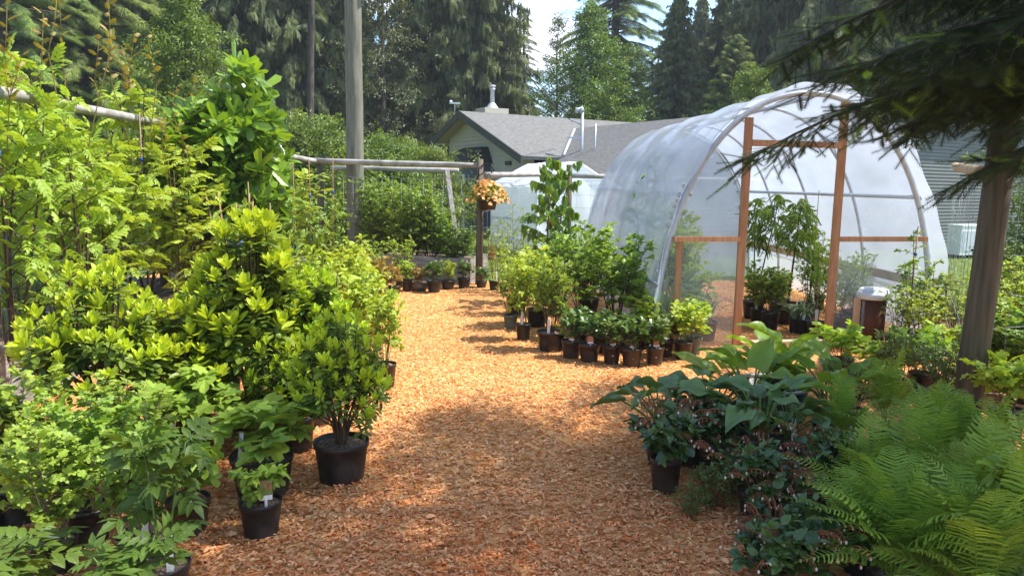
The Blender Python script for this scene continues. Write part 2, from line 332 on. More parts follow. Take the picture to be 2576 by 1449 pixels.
# ------------------------------------------------------------------ plant growers (each returns {part name: mesh}; kept in a cache and shared by repeats)
def bez(p0, p1, p2, n):
    t = np.linspace(0, 1, n)[:, None]
    return (1 - t) ** 2 * p0 + 2 * t * (1 - t) * p1 + t * t * p2
def unit(v): return v / (np.linalg.norm(v) + 1e-9)
def shrub(seed, h, w, ns, nt, nl, leaf, ls, lm, tl=.25, tmin=.25, up=.5, nrm=.6, droop=0., sm='stem', sr=.006, rb=.04, t0=.2, tk=.6, straight=False, one=False, hmin=.65, stemleaf=True, cane=None, berries=None, hang=0.):
    r = np.random.default_rng(seed); S = MB(); F = MB(); P = []; D = []; N = []; Z = []; TT = []
    def leaf_at(p, d, size, t):
        P.append(p); D.append(d + np.array([0, 0, -droop]) + r.normal(0, .22, 3)); N.append(np.array([0, 0, 1.]) * nrm + r.normal(0, .35, 3) + np.array([-d[1], d[0], 0]) * r.normal(0, .3))
        Z.append(size * r.uniform(.7, 1.2)); TT.append(t)
    for i in range(ns):
        a = i * 2.4 + r.uniform(-.5, .5); q = math.sqrt(r.uniform(.03, 1)) if not one else 0.05
        tipr = w / 2 * q * .8; hh = h * r.uniform(hmin, 1) * (1 - .22 * q * q)
        if one: hh = h
        b = np.array([math.cos(a) * rb * r.uniform(.3, 1), math.sin(a) * rb * r.uniform(.3, 1), 0])
        e = np.array([math.cos(a) * tipr, math.sin(a) * tipr, hh])
        m = (b + e) / 2 + np.array([0, 0, 0 if straight else hh * .12]) + r.normal(0, .03 * h * (0 if straight else 1), 3)
        pts = bez(b, m, e, 9); S.tube(pts, np.linspace(sr, sr * .35, 9), 5)
        for j in range(nt):
            t = tmin + (1 - tmin) * ((j + r.uniform(0, 1)) / nt); k = t * 8; k0 = min(7, int(k)); p = pts[k0] + (pts[k0 + 1] - pts[k0]) * (k - k0)
            az = j * 2.4 + r.uniform(-.6, .6); L = tl * r.uniform(.6, 1.2) * (1.15 - .75 * t)
            d = unit(np.array([math.cos(az), math.sin(az), up + r.normal(0, .2)]))
            e2 = p + d * L; mid = p + d * L * .5 + np.array([0, 0, L * .08]); e2 = e2 - np.array([0, 0, hang * L])
            tp = bez(p, mid, e2, 4); S.tube(tp, [sr * .4, sr * .32, sr * .25, sr * .15], 3, cap=False)
            for l in range(nl):
                u = .25 + .75 * (l + r.uniform(0, .8)) / nl; k = u * 3; k0 = min(2, int(k)); lp = tp[k0] + (tp[k0 + 1] - tp[k0]) * (k - k0)
                la = l * 2.4 + r.uniform(-.7, .7); side = unit(np.cross(d, [0, 0, 1.])) * math.cos(la) + np.array([0, 0, 1.]) * math.sin(la) * .6
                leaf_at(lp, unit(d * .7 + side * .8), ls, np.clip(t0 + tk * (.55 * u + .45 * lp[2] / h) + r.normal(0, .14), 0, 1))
        if stemleaf:
            for l in range(int(nt * .8) + 2):
                t = 1 - .5 * (l / (nt * .8 + 2)) ** 1.2; k = t * 8; k0 = min(7, int(k)); p = pts[k0] + (pts[k0 + 1] - pts[k0]) * (k - k0); la = l * 2.4
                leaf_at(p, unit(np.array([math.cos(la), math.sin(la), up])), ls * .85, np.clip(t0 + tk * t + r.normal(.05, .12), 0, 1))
    P, D, N, Z, TT = map(np.array, (P, D, N, Z, TT)); nv = len(leaf)
    for v in range(nv): F.leaves(leaf[v], P[v::nv], D[v::nv], N[v::nv], Z[v::nv], TT[v::nv])
    res = {'stems': S.mesh('stems', M[sm]), 'foliage': F.mesh('foliage', M[lm])}
    if lm == 'lf_lime' and h > 2:
        Y_ = MB(); P2 = []; D2 = []; N2 = []
        for i in range(3):
            a = i * 2.4 + 1; p = np.array([math.cos(a) * w * .3 * r.random(), math.sin(a) * w * .3 * r.random(), h * r.uniform(.75, .98)]); Y_.tube([np.array([0, 0, .2 * h]), p * np.array([.4, .4, .7]), p], [.008, .007, .006], 4, cap=False); e = p + np.array([r.normal(0, .08), r.normal(0, .08), r.uniform(.25, .5)]); Y_.tube([p, (p + e) / 2 + r.normal(0, .01, 3), e], [.006, .004, .002], 4)
            for k in range(9):
                u = k / 8; P2.append(p + (e - p) * u); la = k * 2.4; D2.append((math.cos(la), math.sin(la), .8)); N2.append(np.array([0, 0, 1.]) + r.normal(0, .3, 3))
        Y_.leaves(LF['pinn'][0], P2, D2, N2, r.uniform(.06, .10, len(P2)), r.uniform(0, .9, len(P2))); res['young_shoots'] = Y_.mesh('young_shoots', M['lf_red'])
    if cane:
        c = MB(); lean = r.normal(0, .03, 2)
        c.tube([(.03, .02, 0), (.03 + lean[0], .02 + lean[1], cane)], [.009, .007], 6); res['cane'] = c.mesh('cane', M['cane'])
        c = MB()
        for q in (.45, .75): c.tube([(.03 + lean[0] * q, .02 + lean[1] * q, cane * q - .02), (.03 + lean[0] * q, .02 + lean[1] * q, cane * q + .02)], .016, 6)
        res['tie'] = c.mesh('tie', M['blue'])
    if berries:
        c = MB(); idx = r.choice(len(P), berries, replace=False)
        for k in idx:
            p = P[k] - np.array([0, 0, .03]); c.lathe([(.001, -.011), (.008, -.007), (.011, 0), (.008, .007), (.001, .011)], p, 7)
        res['berries'] = c.mesh('berries', M['lf_yellow'])
    return res
def rhodo(seed, h, w, n, big=1., bare=.2, dark=0.):
    r = np.random.default_rng(seed); S = MB(); F = MB(); P = []; D = []; N = []; Z = []; TT = []
    nm = max(4, n // 9); mains = []
    for i in range(nm):
        a = i * 2.4; q = math.sqrt((i + .5) / nm); e = np.array([math.cos(a) * q * w * .30, math.sin(a) * q * w * .30, h * (.62 - .18 * q)])
        pts = bez(np.array([math.cos(a) * .03, math.sin(a) * .03, 0]), np.array([e[0] * .35, e[1] * .35, e[2] * .6]), e, 7)
        S.tube(pts, np.linspace(.013, .006, 7), 6); mains.append(pts)
    for i in range(n):
        a = i * 2.39996; q = math.sqrt((i + .5) / n); zt = h * (bare + (1 - bare) * (1 - .55 * q ** 2.2) * r.uniform(.55, 1.08))
        if r.random() < .25: zt *= .72
        e = np.array([math.cos(a) * q * w / 2 * r.uniform(.8, 1.1), math.sin(a) * q * w / 2 * r.uniform(.8, 1.1), max(zt, h * .22)])
        mpt = min(mains, key=lambda m: np.linalg.norm(m[-1][:2] - e[:2])); k = r.integers(3, 7); b = mpt[k]
        if b[2] > e[2] - .04: b = mpt[2]
        pts = bez(b, b * .5 + e * .5 + np.array([0, 0, -.04]), e, 5); S.tube(pts, np.linspace(.006, .0035, 5), 4, cap=False)
        ax = unit(unit(pts[-1] - pts[-2]) + np.array([0, 0, .9])); fresh = r.random() > .12 + dark * .4
        s0 = .071 * big * r.uniform(.7, 1.25)
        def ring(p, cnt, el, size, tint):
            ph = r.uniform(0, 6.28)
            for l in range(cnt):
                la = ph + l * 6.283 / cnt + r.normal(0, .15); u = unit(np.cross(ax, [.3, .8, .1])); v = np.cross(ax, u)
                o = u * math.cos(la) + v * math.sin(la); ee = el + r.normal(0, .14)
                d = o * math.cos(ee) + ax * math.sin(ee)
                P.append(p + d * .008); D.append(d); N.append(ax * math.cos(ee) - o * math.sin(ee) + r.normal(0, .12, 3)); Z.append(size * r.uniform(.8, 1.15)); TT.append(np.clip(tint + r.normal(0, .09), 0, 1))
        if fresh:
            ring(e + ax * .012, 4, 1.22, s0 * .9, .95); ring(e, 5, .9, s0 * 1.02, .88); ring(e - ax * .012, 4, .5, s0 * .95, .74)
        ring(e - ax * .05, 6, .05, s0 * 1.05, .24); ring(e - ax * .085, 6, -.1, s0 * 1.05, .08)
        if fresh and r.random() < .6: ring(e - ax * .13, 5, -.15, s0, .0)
    P, D, N, Z, TT = map(np.array, (P, D, N, Z, TT)); lf = [strip([(0, .01), (.12, .09), (.4, .21), (.65, .215), (.88, .12), (1, .01)], .28, c) for c in (-.25, -.05, .2)]
    for v in range(3): F.leaves(lf[v], P[v::3], D[v::3], N[v::3], Z[v::3], TT[v::3])
    return {'stems': S.mesh('stems', M['stem']), 'foliage': F.mesh('foliage', M['lf_rhodo'])}
def fern(seed, L=.9, n=25):
    r = np.random.default_rng(seed); F = MB()
    k = 9; ys = np.linspace(0, 1, k)
    prof = []
    for i, y in enumerate(ys):
        e = .085 * (1 - y) ** .6 + .008
        prof += [(y, e * .95)]
        if i < k - 1: prof += [(y + .07, e * .55)]
    pin = strip(prof, .1, .22, .12)
    for i in range(n):
        a = i * 2.4 + r.uniform(-.3, .3); q = r.uniform(.10, .62) if i < n * .45 else r.uniform(.6, .96); l = L * r.uniform(.65, 1.05) * (1 if i < n * .45 else .9)
        e = np.array([math.cos(a) * l * q, math.sin(a) * l * q, l * math.sqrt(max(.10, 1 - q * q * 1.1))])
        m = np.array([math.cos(a) * l * q * .22, math.sin(a) * l * q * .22, e[2] * .75 + .1 * l])
        NP = 21; pts = bez(np.array([math.cos(a) * .03, math.sin(a) * .03, 0.]), m, e + np.array([0, 0, -.06 * l]), NP + 8)
        F.tube(pts[::3], np.linspace(.0045, .001, len(pts[::3])), 4, tint=.45, cap=False)
        P = []; D = []; N = []; Z = []; TT = []; tw = r.uniform(-.5, .5); base = r.uniform(.25, .75)
        for j in range(7, NP + 7):
            u = (j - 7) / NP; t = unit(pts[j + 1 if j + 1 < len(pts) else j] - pts[j - 1]); o = np.array([-math.sin(a + tw), math.cos(a + tw), 0.]); nn = unit(np.cross(o, t)); 
            if nn[2] < 0: nn = -nn
            ln = l * .14 * (math.sin(math.pi * min(1, .12 + u * .9) ** .75) ** .85) * (1 - .25 * u) + .006
            for sg in (1, -1):
                P.append(pts[j]); D.append(o * sg + t * r.uniform(.3, .55) + nn * r.normal(.08, .1)); N.append(nn + r.normal(0, .12, 3)); Z.append(ln * r.uniform(.93, 1.05)); TT.append(np.clip(base + r.normal(0, .07) + .15 * u, 0, 1))
        F.leaves(pin, P, D, N, Z, TT)
    return {'fronds': F.mesh('fronds', M['lf_fern'])}
def hosta(seed, n=15, L=.24, ph=.38, mt='lf_hosta', wide=.36, spread=.55, rise=0.):
    r = np.random.default_rng(seed); F = MB(); S = MB(); nu, nv = 9, 11
    ysv = np.linspace(0, 1, nv); us = np.linspace(-1, 1, nu)
    for i in range(n):
        a = i * 2.4 + r.uniform(-.4, .4); q = math.sqrt((i + .7) / n); l = L * r.uniform(.75, 1.15); hh = ph * r.uniform(.7, 1.05) * (1.05 - .5 * q)
        o = np.array([math.cos(a), math.sin(a), 0]); sd_ = np.array([-math.sin(a), math.cos(a), 0])
        b = o * .025; e = o * spread * .5 * q + np.array([0, 0, hh]); S.tube(bez(b, b + np.array([0, 0, hh * .6]) + o * .03, e, 6), np.linspace(.0075, .005, 6), 6, tint=.6)
        el = (r.uniform(.1, .75) + rise) * (1 - .5 * q); d = o * math.cos(el) + np.array([0, 0, 1]) * math.sin(el); nrm = np.array([0, 0, 1]) * math.cos(el) - o * math.sin(el)
        roll = r.normal(0, .3); sd2 = sd_ * math.cos(roll) + nrm * math.sin(roll); n2 = nrm * math.cos(roll) - sd_ * math.sin(roll)
        V = []
        arch = r.uniform(.35, .75); cupv = r.uniform(.1, .35)
        for y in ysv:
            wv = wide * l * (math.sin(math.pi * min(1, y * .9 + .1) ** .72) ** .8) * (1 - y ** 6) + .002
            back = .10 * l * max(0, 1 - y * 5)
            for u in us:
                z = cupv * abs(u) * wv - arch * l * y * y * .7 + .013 * math.cos(u * 3.14 * 4.5) * (1 - y) ** .4 * min(1, y * 6) + .012 * math.sin(y * 9 + u * 2 + i) * abs(u)
                V.append(e + d * (y * l - back * abs(u)) + sd2 * (u * wv) + n2 * z)
        Fc = []
        for y in range(nv - 1):
            for u in range(nu - 1):
                p = y * nu + u; Fc += [(p, p + 1, p + nu + 1), (p, p + nu + 1, p + nu)]
        F.add(V, Fc, 0, np.clip(r.uniform(.2, .95) + r.normal(0, .04, nu * nv), 0, 1), True)
    return {'leaf_stalks': S.mesh('leaf_stalks', M['stem_green']), 'foliage': F.mesh('foliage', M[mt])}
def straps(seed, n=45, L=.7, wd=.012, mt='lf_mid', flop=.5, heads=0, spread=.06):
    r = np.random.default_rng(seed); F = MB()
    for i in range(n):
        a = r.uniform(0, 6.28); l = L * r.uniform(.6, 1.05); q = flop * r.uniform(.25, 1.2); o = np.array([math.cos(a), math.sin(a), 0.])
        b = o * spread * r.uniform(0, 1); pts = bez(b, b + np.array([0, 0, l * .75]) + o * l * q * .25, b + o * l * q + np.array([0, 0, l * (1 - .75 * q)]), 8)
        sdv = np.array([-o[1], o[0], 0]); V = []; Fc = []
        for k, p in enumerate(pts):
            ww = wd * (1 - (k / 7) ** 2.5) + .001; V += [p - sdv * ww + np.array([0, 0, ww * .5]), p, p + sdv * ww + np.array([0, 0, ww * .5])]
        for k in range(7):
            q3 = k * 3
            for c in (0, 1): Fc += [(q3 + c, q3 + c + 1, q3 + c + 4), (q3 + c, q3 + c + 4, q3 + c + 3)]
        F.add(V, Fc, 0, np.clip(r.uniform(.1, .9), 0, 1))
    res = {'foliage': F.mesh('foliage', M[mt])}
    if heads:
        S = MB(); H = MB()
        for i in range(heads):
            a = r.uniform(0, 6.28); p = np.array([math.cos(a), math.sin(a), 0]) * spread * r.uniform(.3, 1.2); t = p * 1.4 + np.array([0, 0, L * r.uniform(.95, 1.25)])
            S.tube([p, (p + t) / 2 + np.array([.01, 0, 0]), t], [.011, .013, .006], 7)
            V = r.normal(0, 1, (90, 3)); V /= np.linalg.norm(V, axis=1)[:, None]; H.leaves(strip([(0, .05), (.6, .2), (1, .02)], .3, 0), np.repeat(t[None], 90, 0), V, r.normal(0, 1, (90, 3)), np.full(90, .042), np.full(90, .9))
        res['flower_stalks'] = S.mesh('flower_stalks', M['lf_onion']); res['flower_heads'] = H.mesh('flower_heads', M['bell'])
    return res
def salal(seed):
    res = shrub(seed, .30, .50, 12, 5, 4, LF['ova'] + LF['round'], .062, 'lf_salal', tl=.14, up=.35, sm='stem_red', sr=.003, t0=0, tk=.45, nrm=.8)
    r = np.random.default_rng(seed + 99); S = MB()
    for i in range(20):
        a = r.uniform(0, 6.28); q = math.sqrt(r.random()) * .23; p = np.array([math.cos(a) * q, math.sin(a) * q, .20 + .12 * r.random() - .25 * q]); o = np.array([math.cos(a), math.sin(a), .1])
        pts = bez(p, p + o * .04 + np.array([0, 0, .04]), p + o * .10 + np.array([0, 0, .01]), 6); S.tube(pts, np.linspace(.0035, .002, 6), 4, cap=False); S.tube([np.array([o[0] * .02, o[1] * .02, 0]), (p + o * .02) * np.array([.6, .6, .55]), p], .0022, 3, cap=False)
        for k in range(1, 6):
            for sg in (-1, 1):
                c = pts[k] + np.array([-o[1] * sg * .006, o[0] * sg * .006, -.010]); S.tube([pts[k], c], .0018, 3, cap=False)
                if (k + sg) % 6 == 0: S.lathe([(.001, 0), (.0045, -.002), (.0055, -.007), (.0035, -.012), (.004, -.013)], c, 6, 1)
                else: S.lathe([(.001, .001), (.0035, -.002), (.004, -.006), (.001, -.009)], c, 5)
    res['flower_sprays'] = S.mesh('flower_sprays', [M['stem_red2'], M['bell']])
    return res
M['stem_red2'] = mat('russet_flower_stalk', (.24, .085, .03), .6, (.16, .05, .02), 30)
KINDS = {
 'rhodo': lambda s: rhodo(s, .88, .85, 120), 'rhodo_tall': lambda s: rhodo(s, 1.12, .72, 140, 1.15, .12), 'rhodo_dark': lambda s: rhodo(s, .72, .62, 74, 1.1, .25, .15),
 'rowan': lambda s: shrub(s, 2.25, 1.35, 4, 17, 5, LF['pinn'], .165, 'lf_lime', tl=.62, tmin=.05, up=.45, nrm=1.0, sm='stem', sr=.016, t0=.15, tk=.75, hmin=.75, cane=1.9),
 'fig': lambda s: shrub(s, 2.5, .95, 8, 9, 4, LF['fig'], .225, 'lf_fig', tl=.34, tmin=.42, up=.7, nrm=.8, droop=.25, sm='stem', sr=.012, rb=.10, t0=.0, tk=.9, straight=True, hmin=.7, cane=1.9),
 'sapling': lambda s: shrub(s, 1.75, .55, 3, 11, 4, LF['fig'] + LF['ova'], .085, 'lf_mid', tl=.26, tmin=.2, up=.8, sm='stem', sr=.010, straight=True, cane=1.75),
 'rasp': lambda s: shrub(s, .42, .62, 7, 4, 3, LF['lob'] + LF['tri'], .115, 'lf_soft', tl=.14, tmin=.35, up=.4, nrm=1.4, droop=.1, sm='stem_red', sr=.005, rb=.05),
 'rasprow': lambda s: shrub(s, .85, .60, 11, 9, 3, LF['ser'] + LF['tri'], .095, 'lf_lime', tl=.17, tmin=.2, up=.45, nrm=1.1, sm='stem_green', sr=.005, t0=.25, tk=.65),
 'goose': lambda s: shrub(s, .66, .62, 12, 13, 5, LF['lob'], .036, 'lf_soft', tl=.17, tmin=.2, up=.4, nrm=1., sm='bark_pale', sr=.006, rb=.05, t0=.2, tk=.6, berries=26),
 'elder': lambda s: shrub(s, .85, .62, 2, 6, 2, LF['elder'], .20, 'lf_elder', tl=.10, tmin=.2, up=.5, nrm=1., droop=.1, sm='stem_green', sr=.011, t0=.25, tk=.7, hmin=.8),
 'currant': lambda s: shrub(s, 1.0, .85, 15, 10, 5, LF['lob3'] + LF['lob'], .048, 'lf_mid', tl=.22, tmin=.22, up=.4, nrm=.9, sm='stem', sr=.006, rb=.06, t0=.15, tk=.7),
 'small': lambda s: shrub(s, .30, .32, 7, 5, 4, LF['ser'] + LF['lob3'], .05, 'lf_dark', tl=.11, tmin=.15, up=.5, nrm=1., sm='stem_red', sr=.003, rb=.04, t0=.2, tk=.7),
 'small_lime': lambda s: shrub(s, .36, .34, 8, 6, 4, LF['ser'], .06, 'lf_lime', tl=.12, tmin=.15, up=.5, nrm=1., sm='stem_green', sr=.003, rb=.04),
 'daylily': lambda s: straps(s, 70, .75, .011, 'lf_lime', .75),
 'katsura': lambda s: shrub(s, 1.75, 1.15, 3, 16, 8, LF['heart'], .10, 'lf_fig', tl=.42, tmin=.22, up=.35, nrm=.45, droop=1.5, sm='stem', sr=.012, straight=True, t0=.1, tk=.6, hmin=.85),
 'willow': lambda s: shrub(s, 1.15, .42, 4, 11, 5, LF['lan'], .060, 'lf_soft', tl=.16, tmin=.15, up=.9, nrm=.5, sm='stem_red', sr=.005, straight=True),
 'peach': lambda s: shrub(s, 1.55, .95, 2, 15, 12, LF['lan'], .14, 'lf_mid', tl=.42, tmin=.52, up=.55, nrm=.6, droop=.85, sm='stem', sr=.014, straight=True, hang=.25, t0=.05, tk=.55, hmin=.9),
 'grape': lambda s: shrub(s, .48, .70, 8, 7, 3, LF['lob'], .065, 'lf_yellow', tl=.2, tmin=.25, up=.35, nrm=.9, sm='stem_red', sr=.004, rb=.05),
 'hosta_blue': lambda s: hosta(s, 16, .185, .30, 'lf_blue', .40, .55), 'hosta_bright': lambda s: hosta(s, 14, .25, .36, 'lf_hosta', .34, .6, .45), 'hosta_dark': lambda s: hosta(s, 17, .175, .34, 'lf_blue', .36, .5),
 'salal': salal, 'fern': lambda s: fern(s),
 'hedge': lambda s: shrub(s, 1.55, 1.15, 22, 13, 7, LF['ova'] + LF['lob3'], .058, 'lf_mid', tl=.32, tmin=.1, up=.4, nrm=.9, sm='stem', sr=.008, rb=.15, t0=.1, tk=.6),
 'blueberry': lambda s: shrub(s, 1.0, .7, 10, 11, 6, LF['ova'], .046, 'lf_lime', tl=.2, tmin=.15, up=.6, nrm=.8, sm='stem', sr=.005, rb=.05, t0=.05, tk=.8),
 'vine': lambda s: shrub(s, 1.45, .6, 4, 16, 5, LF['lob3'] + LF['ova'], .055, 'lf_mid', tl=.25, tmin=.1, up=.4, nrm=.8, sm='stem', sr=.008, cane=1.35, t0=.05, tk=.75),
 'onion': lambda s: straps(s, 60, .75, .010, 'lf_onion', .45, 5, .16), 'leek': lambda s: straps(s, 34, .55, .013, 'lf_onion', .7, 0, .12),
 'huck': lambda s: shrub(s, .34, .40, 14, 7, 7, LF['ell'] + LF['ova'], .026, 'lf_dark', tl=.12, tmin=.1, up=.5, sm='stem_red', sr=.003, rb=.05, t0=.1, tk=.9),
 'rosy': lambda s: shrub(s, .34, .42, 9, 6, 4, LF['lob3'] + LF['ova'], .045, 'lf_red', tl=.13, tmin=.15, up=.4, sm='stem_red', sr=.004),
 'sage': lambda s: straps(s, 40, .32, .012, 'lf_onion', .9, 0, .05),
}
_pc = {}
def parts(kind, var):
    if (kind, var) not in _pc: _pc[(kind, var)] = KINDS[kind](sum(map(ord, kind)) * 7 + var * 131 + 5)
    return _pc[(kind, var)]
_pots = {}
def pot_meshes(r, h, style):
    k = (round(r, 3), round(h, 3), style)
    if k not in _pots:
        b = MB(); rb = r * (.80 if style != 'pot_clay' else .7)
        if style == 'pot_clay': prof = [(0.001, 0), (rb, 0), (r * .98, h * .35), (r * 1.0, h * .7), (r * .9, h * .88), (r * 1.02, h * .93), (r * 1.02, h), (r * .93, h), (r * .9, h * .8), (.001, h * .8)]
        else: prof = [(0.001, 0), (rb * .96, 0), (rb, .008), (rb + (r - rb) * .5, h * .5), (r * .965, h - .030), (r * 1.01, h - .028), (r * 1.03, h - .008), (r * 1.03, h), (r * .985, h), (r * .955, h - .012), (r * .9, h * .72), (.001, h * .72)]
        b.lathe(prof, sides=28)
        s = MB(); rr = random.Random(3); n = 7; V = []; F = []
        for i in range(n):
            for j in range(20):
                q = r * .95 * i / (n - 1); a = j * 6.2832 / 20; V.append((q * math.cos(a), q * math.sin(a), h * .86 + rr.uniform(-.006, .008) + .012 * (1 - i / n)))
        for i in range(n - 1):
            for j in range(20):
                k2 = (j + 1) % 20; F += [(i * 20 + j, i * 20 + k2, i * 20 + 20 + k2), (i * 20 + j, i * 20 + 20 + k2, i * 20 + 20 + j)]
        s.add(V, F, 0, .5, True)
        _pots[k] = (b.mesh('pot', M[style]), s.mesh('soil', M['soil']))
    return _pots[k]
_tags = {}
def tag_mesh(kind):
    if kind not in _tags:
        b = MB()
        if kind == 'arch':      # rounded picture tag with a white strip on a stake
            P = [(-.026, 0)] + [(.026 * math.cos(a), .045 + .026 * math.sin(a)) for a in np.linspace(math.pi, 0, 9)] + [(.026, 0)]
            for z0, dy in ((0, -.0012), (1, .0012)): b.poly([(x, dy, z) for x, z in (P if z0 == 0 else P[::-1])], 0)
            b.box((0, -.002, .008), (.052, .003, .014), 0, 1); b.box((0, 0, -.05), (.012, .002, .1), 0, 1)
            m = [M['tag_pict'], M['tag_white']]
        elif kind == 'stake': b.box((0, 0, .05), (.026, .002, .15), 0, 0); m = [M['tag_white']]
        else: b.box((0, 0, .055), (.055, .002, .085), 0, 0); b.box((0, 0, -.03), (.012, .002, .09), 0, 1); b.box((0, -.002, .02), (.055, .003, .02), 0, 1); m = [M['tag_red'], M['tag_white']]
        _tags[kind] = b.mesh('plant_tag', m)
    return _tags[kind]
RP = random.Random(11); USED = {}
def plant(kind, loc, name, label, cat='potted plant', group=None, pot=None, s=1.0, tag_=None, var=None, rz=None, sw=None, lift=0., extra=None):
    """one plant (in its pot, when it has one): an Empty at its base carries pot, soil, stems, foliage, tag"""
    i = USED.get(kind, 0); USED[kind] = i + 1
    var = i % 3 if var is None else var; rz = RP.uniform(0, 6.28) if rz is None else rz
    o = thing(name, loc, label, cat, group); z = lift
    if pot:
        r, h, st = pot; pm, sm_ = pot_meshes(r, h, st); obj('pot', pm, o); obj('soil', sm_, o); z = h * .86
    sw = s if sw is None else sw
    for pn, me in parts(kind, var).items(): obj(pn, me, o, (0, 0, z), rz, (sw, sw, s))
    if pot and not tag_ and RP.random() < .34 and pot[0] > .07: tag_ = ('stake', RP.uniform(-.9, .9))
    if tag_:
        tk, ang = tag_; t = obj('plant_tag', tag_mesh(tk), o, (pot[0] * .72 * math.sin(ang), -pot[0] * .72 * math.cos(ang), z + .035), ang * .5); t.rotation_euler = (-.15, 0, ang * .5)
    return o
# ------------------------------------------------------------------ ground
def sheet(name, pts, m, z, n=0):
    b = MB(); b.poly([(x, y, z) for x, y in pts]); return struct(b.build(name, m))
def ground_mat(name, cols, scale, bump, rough=.9, big=None, dist=.02):
    m = bpy.data.materials.new(name); m.use_nodes = True; t = m.node_tree; b = t.nodes['Principled BSDF']; b.inputs['Roughness'].default_value = rough; b.inputs['Specular IOR Level'].default_value = .15
    c = t.nodes.new('ShaderNodeTexCoord'); v = t.nodes.new('ShaderNodeTexVoronoi'); v.inputs['Scale'].default_value = scale; v.inputs['Randomness'].default_value = 1
    n = t.nodes.new('ShaderNodeTexNoise'); n.inputs['Scale'].default_value = 1.1; n.inputs['Detail'].default_value = 5
    ds = t.nodes.new('ShaderNodeTexNoise'); ds.inputs['Scale'].default_value = scale * .5; va = t.nodes.new('ShaderNodeVectorMath'); va.operation = 'MULTIPLY_ADD'; va.inputs[1].default_value = (.05, .05, .05)
    t.links.new(c.outputs['Object'], ds.inputs['Vector']); t.links.new(ds.outputs['Color'], va.inputs[0]); t.links.new(c.outputs['Object'], va.inputs[2]); t.links.new(va.outputs[0], v.inputs['Vector']); t.links.new(c.outputs['Object'], n.inputs['Vector'])
    s = t.nodes.new('ShaderNodeSeparateColor'); t.links.new(v.outputs['Color'], s.inputs[0])
    r = t.nodes.new('ShaderNodeValToRGB'); e = r.color_ramp.elements
    for i, (p, cc) in enumerate(cols):
        el = e[i] if i < 2 else e.new(p); el.position = p; el.color = (*cc, 1)
    t.links.new(s.outputs[0], r.inputs[0]); mx = t.nodes.new('ShaderNodeMix'); mx.data_type = 'RGBA'; mx.blend_type = 'MULTIPLY'; mx.inputs['Factor'].default_value = 1
    r2 = t.nodes.new('ShaderNodeValToRGB'); r2.color_ramp.elements[0].position = .3; r2.color_ramp.elements[1].position = .7; r2.color_ramp.elements[0].color = (*(big or (.8, .78, .75)), 1); r2.color_ramp.elements[1].color = (1, 1, 1, 1)
    t.links.new(n.outputs['Fac'], r2.inputs[0]); t.links.new(r.outputs[0], mx.inputs['A']); t.links.new(r2.outputs[0], mx.inputs['B']); t.links.new(mx.outputs['Result'], b.inputs['Base Color'])
    bn = t.nodes.new('ShaderNodeBump'); bn.inputs['Strength'].default_value = bump; bn.inputs['Distance'].default_value = dist; t.links.new(v.outputs['Distance'], bn.inputs['Height']); t.links.new(bn.outputs[0], b.inputs['Normal'])
    return m
M['mulch'] = ground_mat('cedar_bark_mulch', [(.0, (.43, .145, .03)), (1., (.92, .57, .27)), (.35, (.64, .26, .07)), (.7, (.78, .40, .14))], 42, 1.0)
M['lawn'] = ground_mat('mown_lawn', [(.0, (.10, .16, .03)), (1., (.24, .28, .08)), (.5, (.16, .22, .05))], 60, .6, big=(.6, .7, .5))
M['earth'] = ground_mat('woodland_floor', [(.0, (.05, .06, .02)), (1., (.12, .12, .05))], 20, .6)
sheet('ground', [(-400, -200), (400, -200), (400, 600), (-400, 600)], M['earth'], -.008)
sheet('lawn', [(-9, 8), (40, 8), (40, 34), (-9, 34)], M['lawn'], -.004)
MUL = [(-6, -3), (9, -3), (9, 8.2), (5.2, 9.3), (4.9, 12.9), (-.2, 12.2), (-1.2, 12.0), (-6, 13.5)]
sheet('mulch_path', MUL, M['mulch'], 0)
def inpoly(x, y, P):
    c = np.zeros(len(x), bool); n = len(P)
    for i in range(n):
        (x1, y1), (x2, y2) = P[i], P[(i + 1) % n]
        c ^= ((y1 > y) != (y2 > y)) & (x < (x2 - x1) * (y - y1) / (y2 - y1 + 1e-12) + x1)
    return c
r = np.random.default_rng(5); NCH = 320000
rad = np.exp(r.uniform(math.log(1.9), math.log(13), NCH)); ang = r.uniform(-.85, .85, NCH); cx = rad * np.sin(ang); cy = rad * np.cos(ang)
k = inpoly(cx, cy, MUL); cx, cy = cx[k], cy[k]; n = len(cx)
ln = .008 + .030 * r.random(n) ** 2.2; ln[r.random(n) < .02] *= 1.7
f = np.stack([cx, cy, .004 + .014 * r.random(n)], 1); az = r.uniform(0, 6.283, n); tl = r.normal(0, .22, n)
D = np.stack([np.cos(az) * np.cos(tl), np.sin(az) * np.cos(tl), np.sin(tl)], 1); N = np.stack([r.normal(0, .3, n), r.normal(0, .3, n), np.ones(n)], 1)
chips = MB()
for v, (wd, cv) in enumerate(((.16, .2), (.26, .4), (.10, -.2))):
    c = T([(-wd * .6, -.5, 0), (wd * .8, -.46, 0.02), (wd, 0, cv * .25), (wd * .7, .5, 0), (-wd * .4, .44, .02), (-wd, .02, cv * .3)], [(0, 1, 2), (0, 2, 5), (5, 2, 3), (5, 3, 4)])
    chips.leaves(c, f[v::3], D[v::3], N[v::3], ln[v::3] * .85, np.clip(r.beta(1.5, 1.8, n) + .15 * np.sin(cx * 1.9 + np.sin(cy * 1.3) * 2) * np.sin(cy * 2.3 + 1) + .05 * np.sin(cx * 6 + cy * 4), 0, 1)[v::3])
M['chip'] = leafmat('cedar_bark_chip', (.54, .155, .024), (.95, .57, .25), 0.02, .8, .15, bump=.4, bs=150)
struct(chips.build('bark_mulch_chips', M['chip']), 'stuff')
